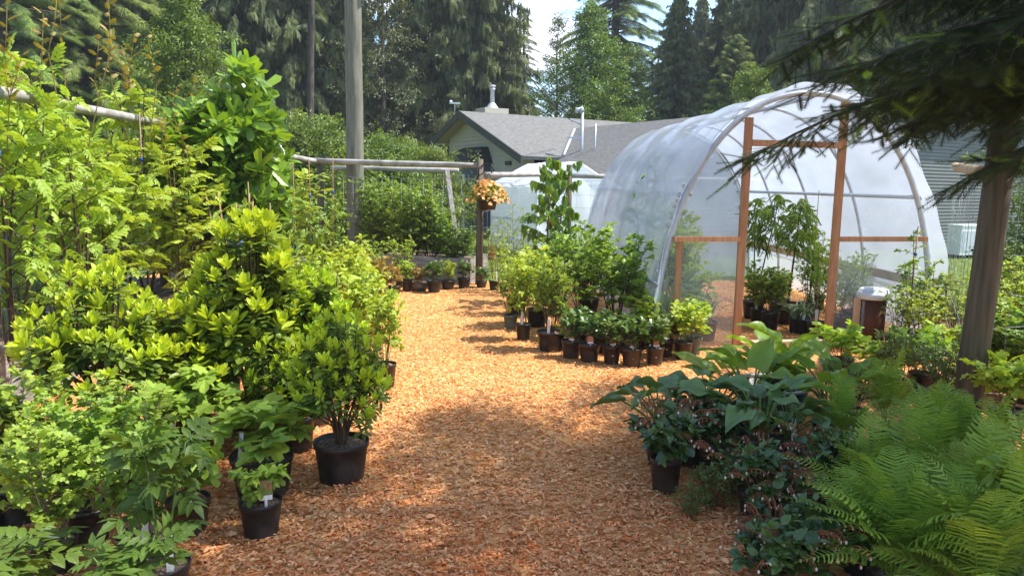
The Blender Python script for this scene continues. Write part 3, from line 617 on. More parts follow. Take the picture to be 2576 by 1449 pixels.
gr = MB(); n = 26000; gx = r.uniform(-2.5, 12, n); gy = 12.2 + (r.random(n) ** 1.7) * 10; k = ~inpoly(gx, gy, MUL) & ~((gy < 13.2) & (gx > 1.0) & (gx < 5)); gx, gy = gx[k], gy[k]; n = len(gx)
gr.leaves(T([(-.12, 0, 0), (.12, 0, 0), (0, 1, .2)], [(0, 1, 2)]), np.stack([gx, gy, np.zeros(n)], 1), np.stack([r.normal(0, .4, n), r.normal(0, .4, n), np.ones(n)], 1), r.normal(0, 1, (n, 3)), r.uniform(.03, .09, n), r.uniform(0, 1, n))
M['lf_grass'] = leafmat('grass_blade', (.12, .20, .04), (.32, .36, .12), .35, .5, bump=0)
struct(gr.build('grass', M['lf_grass']), 'stuff')

# ------------------------------------------------------------------ house
HS = 1.12
def hp(x, y, z): return np.array([x * HS, y * HS, EYE + (z - EYE) * HS])
d1 = np.array([.866, .5]); d2 = np.array([.5, -.866])
def hq(base, a, b, z): q = np.array(base) + d1 * a + d2 * b; return hp(q[0], q[1], z)
A0 = (-1.6, 22.0); ZA = 3.64; SL = .38
house = thing('house', (0, 25, 0), 'single storey olive grey house with grey shingle roofs and a gable, beyond the garden fence', 'house')
def hb(name, m, b, parent=house):
    o = b.build(name, m, parent)
    if parent is house: o.matrix_parent_inverse = Matrix.Translation((0, -25, 0))
    return o
def slab(P, th=.09):
    b = MB(); P = [np.array(p) for p in P]; Q = [p - np.array([0, 0, th]) for p in P]; b.poly(P); b.poly(Q[::-1]); n = len(P)
    for i in range(n): b.quad(P[i], Q[i], Q[(i + 1) % n], P[(i + 1) % n])
    return b
gz = lambda wv: ZA - SL * abs(wv)
RB = 3.6   # how far the right slope of the gable roof runs down
hb('gable_roof', M['roof'], slab([hq(A0, 0, 0, ZA), hq(A0, 0, RB, ZA - SL * RB), hq(A0, 8, RB, ZA - SL * RB), hq(A0, 8, 0, ZA)]))
hb('gable_roof', M['roof'], slab([hq(A0, 0, -1.92, gz(1.92)), hq(A0, 0, 0, ZA + .001), hq(A0, 8, 0, ZA + .001), hq(A0, 8, -1.92, gz(1.92))]))
b = MB()
for w0, w1 in ((0, RB), (0, -1.92)):
    P = [hq(A0, -.03, w0, gz(w0) + .01), hq(A0, -.03, w1, gz(w1) + .01), hq(A0, -.03, w1, gz(w1) - .2), hq(A0, -.03, w0, gz(w0) - .2)]
    Q = [hq(A0, .012, w0, gz(w0) + .01), hq(A0, .012, w1, gz(w1) + .01), hq(A0, .012, w1, gz(w1) - .2), hq(A0, .012, w0, gz(w0) - .2)]
    b.hexa([P[3], P[2], Q[2], Q[3], P[0], P[1], Q[1], Q[0]])
hb('fascia', M['fascia'], b)
b = MB()
for w0, w1 in ((0, 3.4), (0, -1.88)): b.quad(hq(A0, .0, w0, gz(w0) - .12), hq(A0, .0, w1, gz(w1) - .12), hq(A0, .45, w1, gz(w1) - .12), hq(A0, .45, w0, gz(w0) - .12))
hb('soffit', M['soffit'], b)
def lapped(base, a, wl, wr, z0, z1, m, name, side='d2', step=.115, parent=house):
    b = MB(); z = z0
    f_ = (lambda q, e, zz: hq(base, a + e, q, zz)) if side == 'd2' else (lambda q, e, zz: hq(base, q, a + e, zz))
    while z < z1 - .01:
        t = min(z + step, z1); l0, r0, l1, r1 = wl(z), wr(z), wl(t), wr(t)
        if r0 - l0 > .02:
            b.quad(f_(l0, -.022, z), f_(r0, -.022, z), f_(r1, 0, t), f_(l1, 0, t)); b.quad(f_(l0, .0, z), f_(r0, .0, z), f_(r0, -.022, z), f_(l0, -.022, z))
        z = t
    return hb(name, m, b, parent)
lapped(A0, .45, lambda z: max(-1.6, -(ZA - .12 - z) / SL), lambda z: min(3.5, (ZA - .12 - z) / SL), -.3, 3.5, M['siding'], 'wall')
# bay with a dark hipped roof in the gable wall
def hbx(name, m, base, a0, a1, b0, b1, z0, z1, parent=house):
    b = MB(); P = [hq(base, a0, b0, z0), hq(base, a0, b1, z0), hq(base, a1, b1, z0), hq(base, a1, b0, z0), hq(base, a0, b0, z1), hq(base, a0, b1, z1), hq(base, a1, b1, z1), hq(base, a1, b0, z1)]
    b.hexa(P); return hb(name, m, b, parent)
hbx('bay_wall', M['trim'], A0, -.35, .42, -.70, 1.15, -.3, 2.15)
b = MB(); e0 = [hq(A0, -.55, -.85, 2.12), hq(A0, -.55, 1.3, 2.12), hq(A0, .425, 1.3, 2.12), hq(A0, .425, -.85, 2.12)]; e1 = [hq(A0, .22, -.15, 2.6), hq(A0, .22, 1.0, 2.6), hq(A0, .425, 1.0, 2.6), hq(A0, .425, -.15, 2.6)]
b.hexa(e0 + e1); hb('bay_roof', M['roof_dark'], b)
def window(a, b0, b1, z0, z1):
    f = MB(); t = .05
    for q0, q1, y0, y1 in ((b0, b1, z0, z0 + t), (b0, b1, z1 - t, z1), (b0, b0 + t, z0 + t, z1 - t), (b1 - t, b1, z0 + t, z1 - t)):
        P = [hq(A0, a - .05, q0, y0), hq(A0, a - .05, q1, y0), hq(A0, a, q1, y0), hq(A0, a, q0, y0), hq(A0, a - .05, q0, y1), hq(A0, a - .05, q1, y1), hq(A0, a, q1, y1), hq(A0, a, q0, y1)]; f.hexa(P)
    wo = hb('window', M['white'], f); g = MB(); g.quad(hq(A0, a - .02, b0 + t, z0 + t), hq(A0, a - .02, b1 - t, z0 + t), hq(A0, a - .02, b1 - t, z1 - t), hq(A0, a - .02, b0 + t, z1 - t))
    g.build('pane', M['glass'], wo)
window(-.352, -.65, -.10, .2, 1.78)
window(-.352, .10, .72, .25, 1.35); window(-.352, .10, .72, 1.44, 1.82); window(-.352, .80, 1.10, .25, 1.35); window(-.352, .80, 1.10, 1.44, 1.82)
# long wing: roof sloping towards the garden
R0 = (.6, 24.9); ZR = 3.25; S2 = .46; T1 = 10.6
hb('wing_roof', M['roof'], slab([hq(R0, 0, -1.5, ZR), hq(R0, -3.1, 1.2, ZR - S2 * 3.1), hq(R0, -3.1, T1, ZR - S2 * 3.1), hq(R0, 0, T1, ZR)]))
hb('wing_roof', M['roof'], slab([hq(R0, 0, -1.5, ZR + .001), hq(R0, 0, T1, ZR + .001), hq(R0, 3.2, T1, ZR - S2 * 3.2), hq(R0, 3.2, -1.5, ZR - S2 * 3.2)]))
lapped(R0, -2.6, lambda z: 1.6, lambda z: T1 - .25, -.3, 1.9, M['siding'], 'wing_wall', 'd1x') if False else None
b = MB(); z = -.3
while z < 1.95:
    b.quad(hq(R0, -2.622, 1.6, z), hq(R0, -2.622, T1 - .2, z), hq(R0, -2.6, T1 - .2, z + .115), hq(R0, -2.6, 1.6, z + .115)); b.quad(hq(R0, -2.6, 1.6, z), hq(R0, -2.6, T1 - .2, z), hq(R0, -2.622, T1 - .2, z), hq(R0, -2.622, 1.6, z)); z += .115
hb('wing_wall', M['siding'], b)
b = MB(); b.beam(hq(R0, -3.14, 1.2, ZR - S2 * 3.1 - .06), hq(R0, -3.14, T1, ZR - S2 * 3.1 - .06), .11, .13); hb('gutter', M['siding'], b)
b = MB(); b.beam(hq(A0, 0, -1.98, gz(1.92) - .1), hq(A0, 6, -1.98, gz(1.92) - .1), .11, .12); b.tube([hq(A0, .1, -1.98, gz(1.92) - .15), hq(A0, .3, -1.86, gz(1.92) - .38), hq(A0, .38, -1.66, gz(1.92) - .5), hq(A0, .38, -1.66, 0)], .04, 8); hb('downspout', M['white'], b)
b = MB(); b.tube([hq(A0, 3.2, (1.933 - .46 * 3.2) / .38, 3.25 - .46 * .155 + .03), hq(A0, 1.3, (1.933 - .598) / .38, 3.25 - .46 * 2.055 + .03)], .05, 6); hb('valley_flashing', M['steel'], b)
# grey siding end wall of the wing
E2 = np.array(R0) + d2 * (T1 - .3)
b = MB(); z = -.3
while z < 3.5:
    def ep(s_, zz, o=0): q = E2 + d1 * s_ + d2 * o; return hp(q[0], q[1], zz)
    b.quad(ep(-2.6, z, .022) if z < 1.9 else ep(.5, z, .022), ep(11, z, .022), ep(11, z + .085), ep(-2.6, z + .085) if z < 1.9 else ep(.5, z + .085)); b.quad(ep(-2.6 if z < 1.9 else .5, z), ep(11, z), ep(11, z, .022), ep(-2.6 if z < 1.9 else .5, z, .022)); z += .085
hb('end_wall', M['siding_grey'], b)
hb('end_roof', M['roof'], slab([ep(5.2, 3.52, .35), ep(11.2, 3.52, .35), ep(11.2, 4.3, -3.5), ep(5.2, 4.3, -3.5)]))
# roof furniture
c0 = A(1238, 285, 25.9); b = MB(); b.box((c0.x, c0.y, c0.z - .03), (.9, .7, .34), .5); cb = hb('chimney_base', M['siding'], b)
b = MB(); b.lathe([(.075, 0), (.075, .62), (.10, .63), (.10, .68), (.075, .68), (.075, .72), (.115, .73), (.115, .77), (.01, .80)], (c0.x, c0.y, c0.z + .13), 16); b.lathe([(.24, 0), (.09, .2)], (c0.x, c0.y, c0.z + .135), 16); hb('chimney_flue', M['steel'], b)
MB0 = A(1463, 415, 21.9); MT = A(1465, 283, 21.9)
b = MB(); b.tube([MB0 - Vector((0, 0, .4)), MT], .045, 10); b.tube([MT, MT + Vector((-.05, 0, .12)), MT + Vector((-.14, 0, .1)), MT + Vector((-.17, 0, -.02))], [.07, .08, .07, .05], 8); b.tube([MT + Vector((-.02, 0, -.35)), MT + Vector((-.35, -.1, -.22))], .02, 6); b.box((MT.x - .2, MT.y, MT.z - .72), (.4, .06, .05)); hb('service_mast', M['steel'], b)
p0 = A(1495, 410, 21.4); p1 = A(1499, 312, 21.4); b = MB(); b.tube([p0 - Vector((0, 0, .3)), p1], .022, 8); hb('vent_pipe', M['steel'], b)
p0 = A(1346, 365, 24); b = MB(); b.tube([p0 - Vector((0, 0, .3)), p0 + Vector((0, 0, .18))], .035, 8); hb('vent_pipe', M['black_iron'], b)
p0 = A(1496 - 100 * 2, 412, 22.9)
for px, py, dd in ((1288, 411, 22.8), (1792, 305, 20.2)):
    p0 = A(px, py, dd); b = MB(); b.box((p0.x, p0.y, p0.z), (.34, .3, .12), .5); hb('roof_vent', M['fascia'], b)
b = MB(); p0 = A(1144, 281, 24.5); b.tube([p0, p0 + Vector((0, 0, .22))], .012, 6); b.box((p0.x, p0.y, p0.z + .26), (.34, .05, .05)); b.lathe([(.01, -.05), (.05, -.03), (.05, .03), (.01, .05)], (p0.x - .13, p0.y, p0.z + .3), 8); hb('weather_sensor', M['white'], b)
b = MB(); p0 = A(1168, 612, 23.0); b.box((p0.x, p0.y, .05), (1.6, .8, .2), .52); b.box((p0.x - .3, p0.y - .5, -.02), (1.6, .5, .12), .52); hb('porch_step', M['wood_grey'], b)
# air conditioner
p = G(2424, 648); ac = thing('heat_pump_unit', p, 'white louvred heat pump unit standing on the grass by the grey siding wall', 'air conditioner', rz=.42)
b = MB(); b.box((0, 0, .42), (.82, .34, .68)); b.box((0, 0, .775), (.86, .38, .03)); obj('casing', b.mesh('casing', M['white']), ac)
b = MB()
for i in range(9): b.box((-.12, -.178, .2 + i * .055), (.46, .018, .028))
obj('louvres', b.mesh('louvres', M['lid']), ac)
for sx in (-.3, .3): b = MB(); b.box((sx, 0, .04), (.06, .34, .08)); obj('foot', b.mesh('foot', M['black_iron']), ac)

# ------------------------------------------------------------------ big greenhouse
U = np.array([.978, .208]); C0 = np.array([2.93, 7.54]); HA, AA, NN, LG = 2.52, 1.56, 2.15, 5.5
gh = thing('hoop_greenhouse', (C0[0], C0[1], 0), 'large hoop greenhouse of clear plastic film with an open cedar door frame', 'greenhouse')
INV = Matrix.Translation((-C0[0], -C0[1], 0))
def gb(name, m, b, parent=gh):
    o = b.build(name, m, parent)
    if parent is gh: o.matrix_parent_inverse = INV
    return o
def gp(s, z, v=0., o=0.): q = C0 + U * s; return np.array([q[0] + .208 * o - .035 * v, q[1] + v - .978 * o, z])
def arch(th, k=1.):    # th 0..pi, from the right foot over the top to the left foot
    c, s_ = math.cos(th), math.sin(th)
    return AA * k * math.copysign(abs(c) ** (2 / NN), c), HA * k * abs(s_) ** (2 / NN)
TH = np.linspace(0, math.pi, 41)
for v in (0, 1.375, 2.75, 4.125, 5.5):
    b = MB(); b.tube([gp(*arch(t), v) for t in TH], .020 if v else .030, 8); gb('hoop', M['steel'], b)
rr = np.random.default_rng(8)
def film_surface(v0, v1, nv, k, t0, t1, nt, sag=.03, flare=0., seed=1):
    rg = np.random.default_rng(seed); b = MB(); V = []; ths = np.linspace(t0, t1, nt); vs = np.linspace(v0, v1, nv)
    ph = rg.uniform(0, 6, 6)
    for v in vs:
        ins = sag * abs(math.sin(math.pi * v / 1.375)); edge = max(0, -v) / .25
        for t in ths:
            s_, z = arch(t, k); s_ *= 1 - ins * .5; z = max(.0, z * (1 - ins * .6))
            wr = .005 * math.sin(v * 4 + ph[0] + 3 * t) + .003 * math.sin(v * 9 + t * 11 + ph[1]) + .003 * math.sin(t * 23 + ph[2] + v * 3)
            wr *= 1 + 4 * edge; fl = flare * edge * (abs(math.cos(t)) ** .7)
            q = gp(s_ * (1 + wr * .6 + fl), z * (1 + wr * .5), v); V.append(q)
    F = []
    for i in range(nv - 1):
        for j in range(nt - 1): p_ = i * nt + j; F += [(p_, p_ + 1, p_ + nt + 1), (p_, p_ + nt + 1, p_ + nt)]
    b.add(V, F, 0, .5, True); return b
gb('film_cover', M['film'], film_surface(-.20, LG + .02, 70, 1.025, 0.17, math.pi - .17, 90, .010, .05))
gb('film_skirt', M['film'], film_surface(0.02, LG, 50, 1.015, 0.012, .20, 10, .008, 0, 2)); gb('film_skirt', M['film'], film_surface(0.02, LG, 50, 1.015, math.pi - .20, math.pi - .012, 10, .008, 0, 3))
def zarch(s): return HA * (max(0, 1 - (abs(s) / AA) ** NN)) ** (1 / NN)
DL, DR, DT = -.70, .33, 2.02
def end_panel(s0, s1, zb, v, o, top=None, n=16, m='film_end', name='end_film'):
    b = MB(); V = []; F = []; nz = 14
    for i in range(n + 1):
        s = s0 + (s1 - s0) * i / n; zt = top if top else zarch(s) * .99
        zt = max(zt, zb)
        for j in range(nz + 1): z = zb + (zt - zb) * j / nz; V.append(gp(s, z, v, o + .012 * math.sin(s * 7 + z * 5) + .006 * math.sin(z * 17 + s * 3)))
    for i in range(n):
        for j in range(nz): p_ = i * (nz + 1) + j; F += [(p_, p_ + nz + 1, p_ + nz + 2), (p_, p_ + nz + 2, p_ + 1)]
    b.add(V, F, 0, .5, True); return gb(name, M[m], b)
end_panel(-AA * .99, DL, 0.02, 0, .03); end_panel(DR, AA * .99, 0.02, 0, .03); end_panel(DL, DR, DT, 0, .03)
end_panel(-AA * .99, AA * .99, 0.02, LG, -.02, n=30, m='film')
def gbeam(name, s0, z0, s1, z1, wd=.085, th=.04, v=0, o=.06, m='cedar'):
    b = MB(); b.beam(gp(s0, z0, v, o), gp(s1, z1, v, o), wd if z0 != z1 else th, th if z0 != z1 else wd, up=(0, -1, .001) if z0 != z1 else (0, 0, 1)); return gb(name, M[m], b)
for s in (DL, DR): gbeam('door_post', s, 0, s, zarch(s) - .04, .072, .05)
gbeam('door_header', DL + .03, DT, DR - .03, DT, .06, .05, o=.075)
gbeam('cross_rail', -1.42, 1.09, DL - .03, 1.09, .05, .05); gbeam('cross_rail', DR + .03, 1.09, 1.40, 1.09, .05, .05)
gbeam('stud', -1.36, 0, -1.36, 1.06, .06, .04); gbeam('sill_board', DL + .05, .03, DR - .05, .03, .06, .12, m='plank')
for sg in (1, -1):
    b = MB(); ss = AA * .93 * sg
    b.beam(gp(ss, .62, .05), gp(ss, .62, LG - .05), .03, .10); gb('hip_board', M['plank'], b)
    b = MB(); ss = 1.24 * sg; b.tube([gp(ss, 1.52, .0), gp(ss, 1.52, LG)], .022, 8); gb('purlin', M['steel'], b)
    b = MB(); ss = (AA * 1.035) * sg * .985; b.beam(gp(ss, .66, -.2), gp(ss, .66, LG), .012, .035); gb('film_channel', M['steel'], b)
b = MB(); b.tube([gp(0, HA - .03, 0), gp(0, HA - .03, LG)], .022, 8); gb('purlin', M['steel'], b)
b = MB()
for i in range(26):
    t = rr.uniform(.25, .6) if i % 2 else rr.uniform(2.5, 2.9); s_, z = arch(t, 1.03); b.box(gp(s_, z, rr.uniform(0, .1)), (.02, .05, .03))
gb('film_clip', M['steel'], b)

# small white tent greenhouse behind the fence
tg = thing('tent_greenhouse', A(1385, 600, 17.8).xyz * 1, 'small peaked white tent greenhouse on the lawn behind the wire fence', 'greenhouse'); tg.location.z = 0
tx, ty = tg.location.x, tg.location.y
hw, dp, ez, rz_ = 1.0, 1.2, 1.60, 2.05
b = MB()
for sx in (-1, 1):
    for sy in (-1, 1): b.tube([(sx * hw, sy * dp, 0), (sx * hw, sy * dp, ez)], .022, 6)
for sy in (-1, 0, 1):
    b.tube([(-hw, sy * dp, ez), (0, sy * dp, rz_), (hw, sy * dp, ez)], .02, 6)
for sx in (-1, 1):
    for zz in (.8, ez): b.tube([(sx * hw, -dp, zz), (sx * hw, dp, zz)], .018, 6)
for zz in (.8,): b.tube([(-hw, -dp, zz), (hw, -dp, zz)], .018, 6)
b.tube([(0, -dp, rz_), (0, dp, rz_)], .02, 6); obj('frame', b.mesh('frame', M['white']), tg, None, .45)
b = MB(); k = 1.03
def wav(Pq, nx, nz_, amp, sd_):
    g = np.random.default_rng(sd_); a_, b_, c_, d_ = [np.array(p, float) for p in Pq]; V = []; F = []; nrm = np.cross(b_ - a_, d_ - a_); nrm /= np.linalg.norm(nrm)
    for j in range(nz_ + 1):
        for i in range(nx + 1):
            u, v = i / nx, j / nz_; p = (a_ * (1 - u) + b_ * u) * (1 - v) + (d_ * (1 - u) + c_ * u) * v
            V.append(p + nrm * amp * (math.sin(u * 13 + sd_) * .6 + math.sin(u * 29 + v * 5) * .4 + .5 * math.sin(v * 9 + u * 4)))
    for j in range(nz_):
        for i in range(nx): q = j * (nx + 1) + i; F += [(q, q + 1, q + nx + 2), (q, q + nx + 2, q + nx + 1)]
    b.add(V, F, 0, .5, True)
for s in (-1, 1):
    wav([(s * hw * k, -dp * k, .05), (s * hw * k, dp * k, .05), (s * hw * k, dp * k, ez), (s * hw * k, -dp * k, ez)], 20, 8, .02, 1 + s); wav([(s * hw * 1.12, -dp * 1.08, ez - .08), (s * hw * 1.12, dp * 1.08, ez - .08), (0, dp * 1.08, rz_ + .04), (0, -dp * 1.08, rz_ + .04)], 16, 8, .02, 4 + s)
    wav([(-hw * k, s * dp * k, .05), (hw * k, s * dp * k, .05), (hw * k, s * dp * k, ez), (-hw * k, s * dp * k, ez)], 20, 8, .02, 8 + s); b.poly([(-hw * k, s * dp * k, ez), (hw * k, s * dp * k, ez), (0, s * dp * k, rz_)])
obj('cover', b.mesh('cover', M['film_tent']), tg, None, .45)
# ------------------------------------------------------------------ utility pole and its cable
p = G(897, 690); up_ = thing('utility_pole', p, 'tall weathered round timber utility pole rising out of the picture beside the path', 'utility pole')
b = MB(); zz = np.linspace(-.1, 9.5, 14); rg = np.random.default_rng(2)
b.tube([(.004 * math.sin(z * 3), .004 * math.cos(z * 2), z) for z in zz], .152 - .0032 * zz, 22); obj('shaft', b.mesh('shaft', M['pole']), up_)
b = MB(); b.lathe([(.001, 0), (.022, 0), (.022, .006), (.001, .006)], sides=14); q = obj('pole_disc', b.mesh('pole_disc', M['white']), up_, (.03, -.150, 1.0)); q.rotation_euler = (math.pi / 2, 0, 0)
b = MB(); b.box((.23, -.02, 5.05), (.12, .14, .8)); b.box((.16, -.02, 5.0), (.08, .05, .1)); obj('equipment_box', b.mesh('equipment_box', M['black_iron']), up_)
top = np.array([p.x + .1, p.y, 8.6]); e = np.array(A(1440, 306, 22.6)); b = MB(); t = np.linspace(0, 1, 24)[:, None]
b.tube(top * (1 - t) + e * t - np.array([0, 0, 1.]) * (.9 * 4 * t * (1 - t)), .014, 6); b.tube(top * (1 - t) + (e + np.array([.15, 0, .1])) * t - np.array([0, 0, 1.]) * (1.0 * 4 * t * (1 - t)) , .008, 6)
tag(b.build('power_cable', M['black_iron']), 'thin twisted power cable sloping from the timber pole down to the house roof mast', 'cable')

# ------------------------------------------------------------------ fences
def fence(name, label, posts, rails, wires, group=None, pm='post', rm='rail', pr=.056, rr_=.043, lean=0):
    o = thing(name, (posts[0][0], posts[0][1], 0), label, 'fence', group); inv = Matrix.Translation((-posts[0][0], -posts[0][1], 0))
    def ad(n, m, b): q = b.build(n, m, o); q.matrix_parent_inverse = inv
    for x, y, h in posts: b = MB(); b.tube([(x, y, -.1), (x + .01 + lean * .5, y, h * .5), (x + lean, y, h)], [pr * 1.05, pr, pr * .97], 14); ad('post', M[pm], b)
    for a, c in rails:
        a = np.array(a, float); c = np.array(c, float); t = np.linspace(0, 1, 7)[:, None]; b = MB(); b.tube(a * (1 - t) + c * t + np.random.default_rng(int(abs(a[0] * 99))).normal(0, .003, (7, 3)), [rr_ * 1.04, rr_, rr_ * 1.02, rr_ * .98, rr_, rr_ * .96, rr_ * .95], 12); ad('rail', M[rm], b)
    if wires:
        rg = np.random.default_rng(4)
        for (a, c, zs, n) in wires:
            b = MB()
            a = np.array(a, float); c = np.array(c, float); t = np.linspace(0, 1, 14)[:, None]
            for z in zs:
                b.tube(a * (1 - t) + c * t + np.concatenate([np.zeros((14, 2)), z + rg.normal(0, .012, (14, 1))], 1), .0018, 4)
            for i in range(n):
                f_ = (i + .5) / n; q = a * (1 - f_) + c * f_; b.tube([q + (0, 0, zs[0]), q + (rg.normal(0, .01), 0, (zs[0] + zs[-1]) / 2), q + (rg.normal(0, .02), 0, zs[-1])], .0016, 4)
            ad('wire_mesh', M['wire'], b)
    return o
Z6 = [.15, .4, .65, .9, 1.15, 1.4, 1.65]
fence('pole_rail_fence', 'long weathered pole rail garden fence behind the tall shrubs on the left', [(-3.3, 4.2, 2.2), (-3.95, 8.4, 2.25), (-3.75, 12.55, 2.05), (-3.28, 12.75, 1.98), (-.53, 11.75, 1.96)],
      [((-3.3, 4.2, 2.13), (-3.95, 8.4, 2.2)), ((-3.95, 8.4, 2.13), (-3.28, 12.7, 1.9)), ((-3.4, 12.62, 1.92), (-.53, 11.75, 1.86)), ((-3.3, 13.6, 1.82), (-.95, 13.0, 1.80))],
      [((-3.28, 4.2, 0), (-3.4, 8.4, 0), [.5, .75, 1.0, 1.25, 1.5], 4), ((-3.28, 12.75, 0), (-.53, 11.75, 0), Z6, 16)])
b = MB(); b.beam(A(1124, 428, 12.7), A(1148, 605, 12.2), .075, .04); tag(b.build('leaning_board', M['wood_grey']), 'grey weathered board leaning against the far fence rail left of the flower basket', 'board')
b = MB(); a_ = A(762, 392, 12.4); b.beam((a_.x, a_.y, .3), a_, .08, .04); tag(b.build('upright_board', M['wood_grey']), 'grey square timber upright standing beside the brown post at the fence corner', 'board')
fence('wire_fence', 'post and wire fence with pale rail behind the heart leaved sapling', [(1.02, 13.9, 1.95), (4.9, 14.6, 1.9)], [((-.45, 11.85, 1.72), (1.02, 13.9, 1.78)), ((1.02, 13.9, 1.75), (4.9, 14.6, 1.72))], [((-.5, 11.8, 0), (1.02, 13.9, 0), Z6, 9), ((1.02, 13.9, 0), (4.9, 14.6, 0), Z6, 14)])
pb = G(2424, 1064); pt = A(2531, 252, pb.y + .02)
cp = fence('corner_fence', 'stout round brown post with pale rail and wire mesh at the right', [(pb.x, pb.y, pt.z)], [((pb.x + .02, pb.y + .1, 1.72), (4.44, 7.60, 1.83))], [((pb.x, pb.y + .12, 0), (4.46, 7.62, 0), Z6, 12), ((pb.x, pb.y + .12, 0), (6.2, 5.4, 0), Z6, 14)], pr=.088, rm='plank', lean=pt.x - pb.x)

# raised beds
def bed(x0, y0, x1, y1, wd, h, label):
    o = thing('raised_bed', (x0, y0, 0), label, 'raised bed', 'timber raised beds'); d = np.array([x1 - x0, y1 - y0, 0.]); Ln = np.linalg.norm(d); d /= Ln; o.rotation_euler = (0, 0, math.atan2(d[1], d[0]))
    for k in range(2):
        b = MB(); hh = h / 2 - .006; z = k * h / 2 + hh / 2
        b.box((Ln / 2, 0, z), (Ln, .045, hh)); b.box((Ln / 2, wd, z), (Ln, .045, hh)); b.box((.022, wd / 2, z), (.045, wd - .05, hh)); b.box((Ln - .022, wd / 2, z), (.045, wd - .05, hh)); obj('boards', b.mesh('boards', M['bed']), o)
    b = MB(); n = 24; V = []; F = []; g = np.random.default_rng(1)
    for i in range(n + 1):
        for j in range(9): V.append((.03 + (Ln - .06) * i / n, .03 + (wd - .06) * j / 8, h - .05 + g.normal(0, .012)))
    for i in range(n):
        for j in range(8): q = i * 9 + j; F += [(q, q + 9, q + 10), (q, q + 10, q + 1)]
    b.add(V, F, 0, .5, True); obj('soil', b.mesh('soil', M['soil']), o)
    for x in (.05, Ln / 2, Ln - .05): b = MB(); b.box((x, -.05, h / 2), (.09, .04, h + .04)); obj('stake', b.mesh('stake', M['wood_grey']), o)
bed(-3.35, 4.2, -3.55, 6.3, 1.3, .46, 'weathered timber raised bed nearest on the left, holding onions behind wire')
bed(-3.45, 6.9, -3.55, 8.9, 1.2, .42, 'weathered timber raised bed in the middle of the left row, under the tall shrubs')
bed(-3.3, 9.4, -3.1, 11.6, 1.2, .42, 'weathered timber raised bed at the far end of the left row, by the utility pole')
bed(-2.75, 12.35, -.72, 11.65, .9, .42, 'long grey timber raised bed under the far fence, behind a row of small pots')

# bin by the door
p = G(2186, 872); o = thing('pedestal_bin', p, 'brown cylinder bin with a pale lid and a cream post beside the greenhouse door', 'bin'); k = p.y / FPX * 1.01
R_ = 31 * k; H_ = 0.50
b = MB(); b.lathe([(.001, 0), (R_, 0), (R_ * 1.02, H_ * .5), (R_ * 1.03, H_), (.001, H_)], sides=28); obj('body', b.mesh('body', M['rust']), o)
b = MB(); b.lathe([(R_ * 1.0, H_ - .005), (R_ * 1.28, H_), (R_ * 1.30, H_ + .05), (R_ * 1.20, H_ + .062), (R_ * 1.14, H_ + .064), (R_ * 1.1, H_ + .095), (R_ * .9, H_ + .105), (.001, H_ + .11)], sides=32); obj('lid', b.mesh('lid', M['lid']), o)
b = MB(); b.box((-R_ * 1.28, -.01, H_ / 2), (.05, .05, H_)); obj('post', b.mesh('post', M['cream']), o)
b = MB(); b.box((-R_ * .95, -R_ * .5, H_ / 2), (.03, .012, H_ - .02)); obj('clear_tube', b.mesh('clear_tube', M['film_end']), o)
# hanging basket on its bracket
p = A(1226, 528, 11.55); o = thing('hanging_basket', p, 'dark hanging basket overflowing with orange petunias on the fence post', 'hanging basket')
b = MB(); b.lathe([(.001, 0), (.12, 0), (.165, .19), (.175, .19), (.175, .21), (.15, .2), (.001, .17)], sides=20); obj('basket', b.mesh('basket', M['pot_brown']), o)
rg = np.random.default_rng(7); n = 420; a_ = rg.uniform(0, 6.28, n); q_ = np.sqrt(rg.random(n)); P = np.stack([np.cos(a_) * q_ * .30, np.sin(a_) * q_ * .28, .23 + .13 * (1 - q_ ** 2) + rg.normal(0, .03, n) - .10 * q_ ** 3], 1); D = np.stack([np.cos(a_) * q_, np.sin(a_) * q_, rg.uniform(0, .8, n)], 1)
f = MB(); f.leaves(LF['ova'][0], P, D + rg.normal(0, .4, (n, 3)), rg.normal(0, .5, (n, 3)) + (0, 0, 1), np.full(n, .055), rg.random(n)); obj('foliage', f.mesh('foliage', M['lf_mid']), o)
fl = []
for i in range(5): fl.append((i * 72 - 144, 1.0))
ftm = palm([(-144, 1), (-72, 1), (0, 1), (72, 1), (144, 1)], .75, -.35, -.1, 22, .9); ftm[0][:, 1] -= .15
f = MB(); n = 210; a_ = rg.uniform(0, 6.28, n); q_ = np.sqrt(rg.random(n)); P = np.stack([np.cos(a_) * q_ * .34, np.sin(a_) * q_ * .32, .27 + .15 * (1 - q_ ** 2) + rg.normal(0, .03, n) - .14 * q_ ** 3], 1)
O = np.stack([np.cos(a_) * q_, np.sin(a_) * q_, .7 + 0 * a_], 1) + rg.normal(0, .35, (n, 3)); f.leaves(ftm, P, np.cross(O, rg.normal(0, 1, (n, 3))), O, rg.uniform(.026, .036, n), rg.random(n)); obj('flowers', f.mesh('flowers', M['petal']), o)
b = MB(); x0 = -.16
b.tube([(x0, .0, .35), (x0 + .02, 0, .62), (x0 + .10, 0, .70), (x0 + .22, 0, .69), (x0 + .25, 0, .60), (x0 + .21, 0, .56)], .011, 6); b.tube([(x0, 0, .5), (x0 + .08, 0, .55), (x0 + .13, 0, .63), (x0 + .08, 0, .66), (x0 + .05, 0, .61)], .009, 6)
for q in (-1, 1): b.tube([(.17 * q, 0, .2), (.02, 0, .56)], .004, 4)
obj('bracket', b.mesh('bracket', M['black_iron']), o)

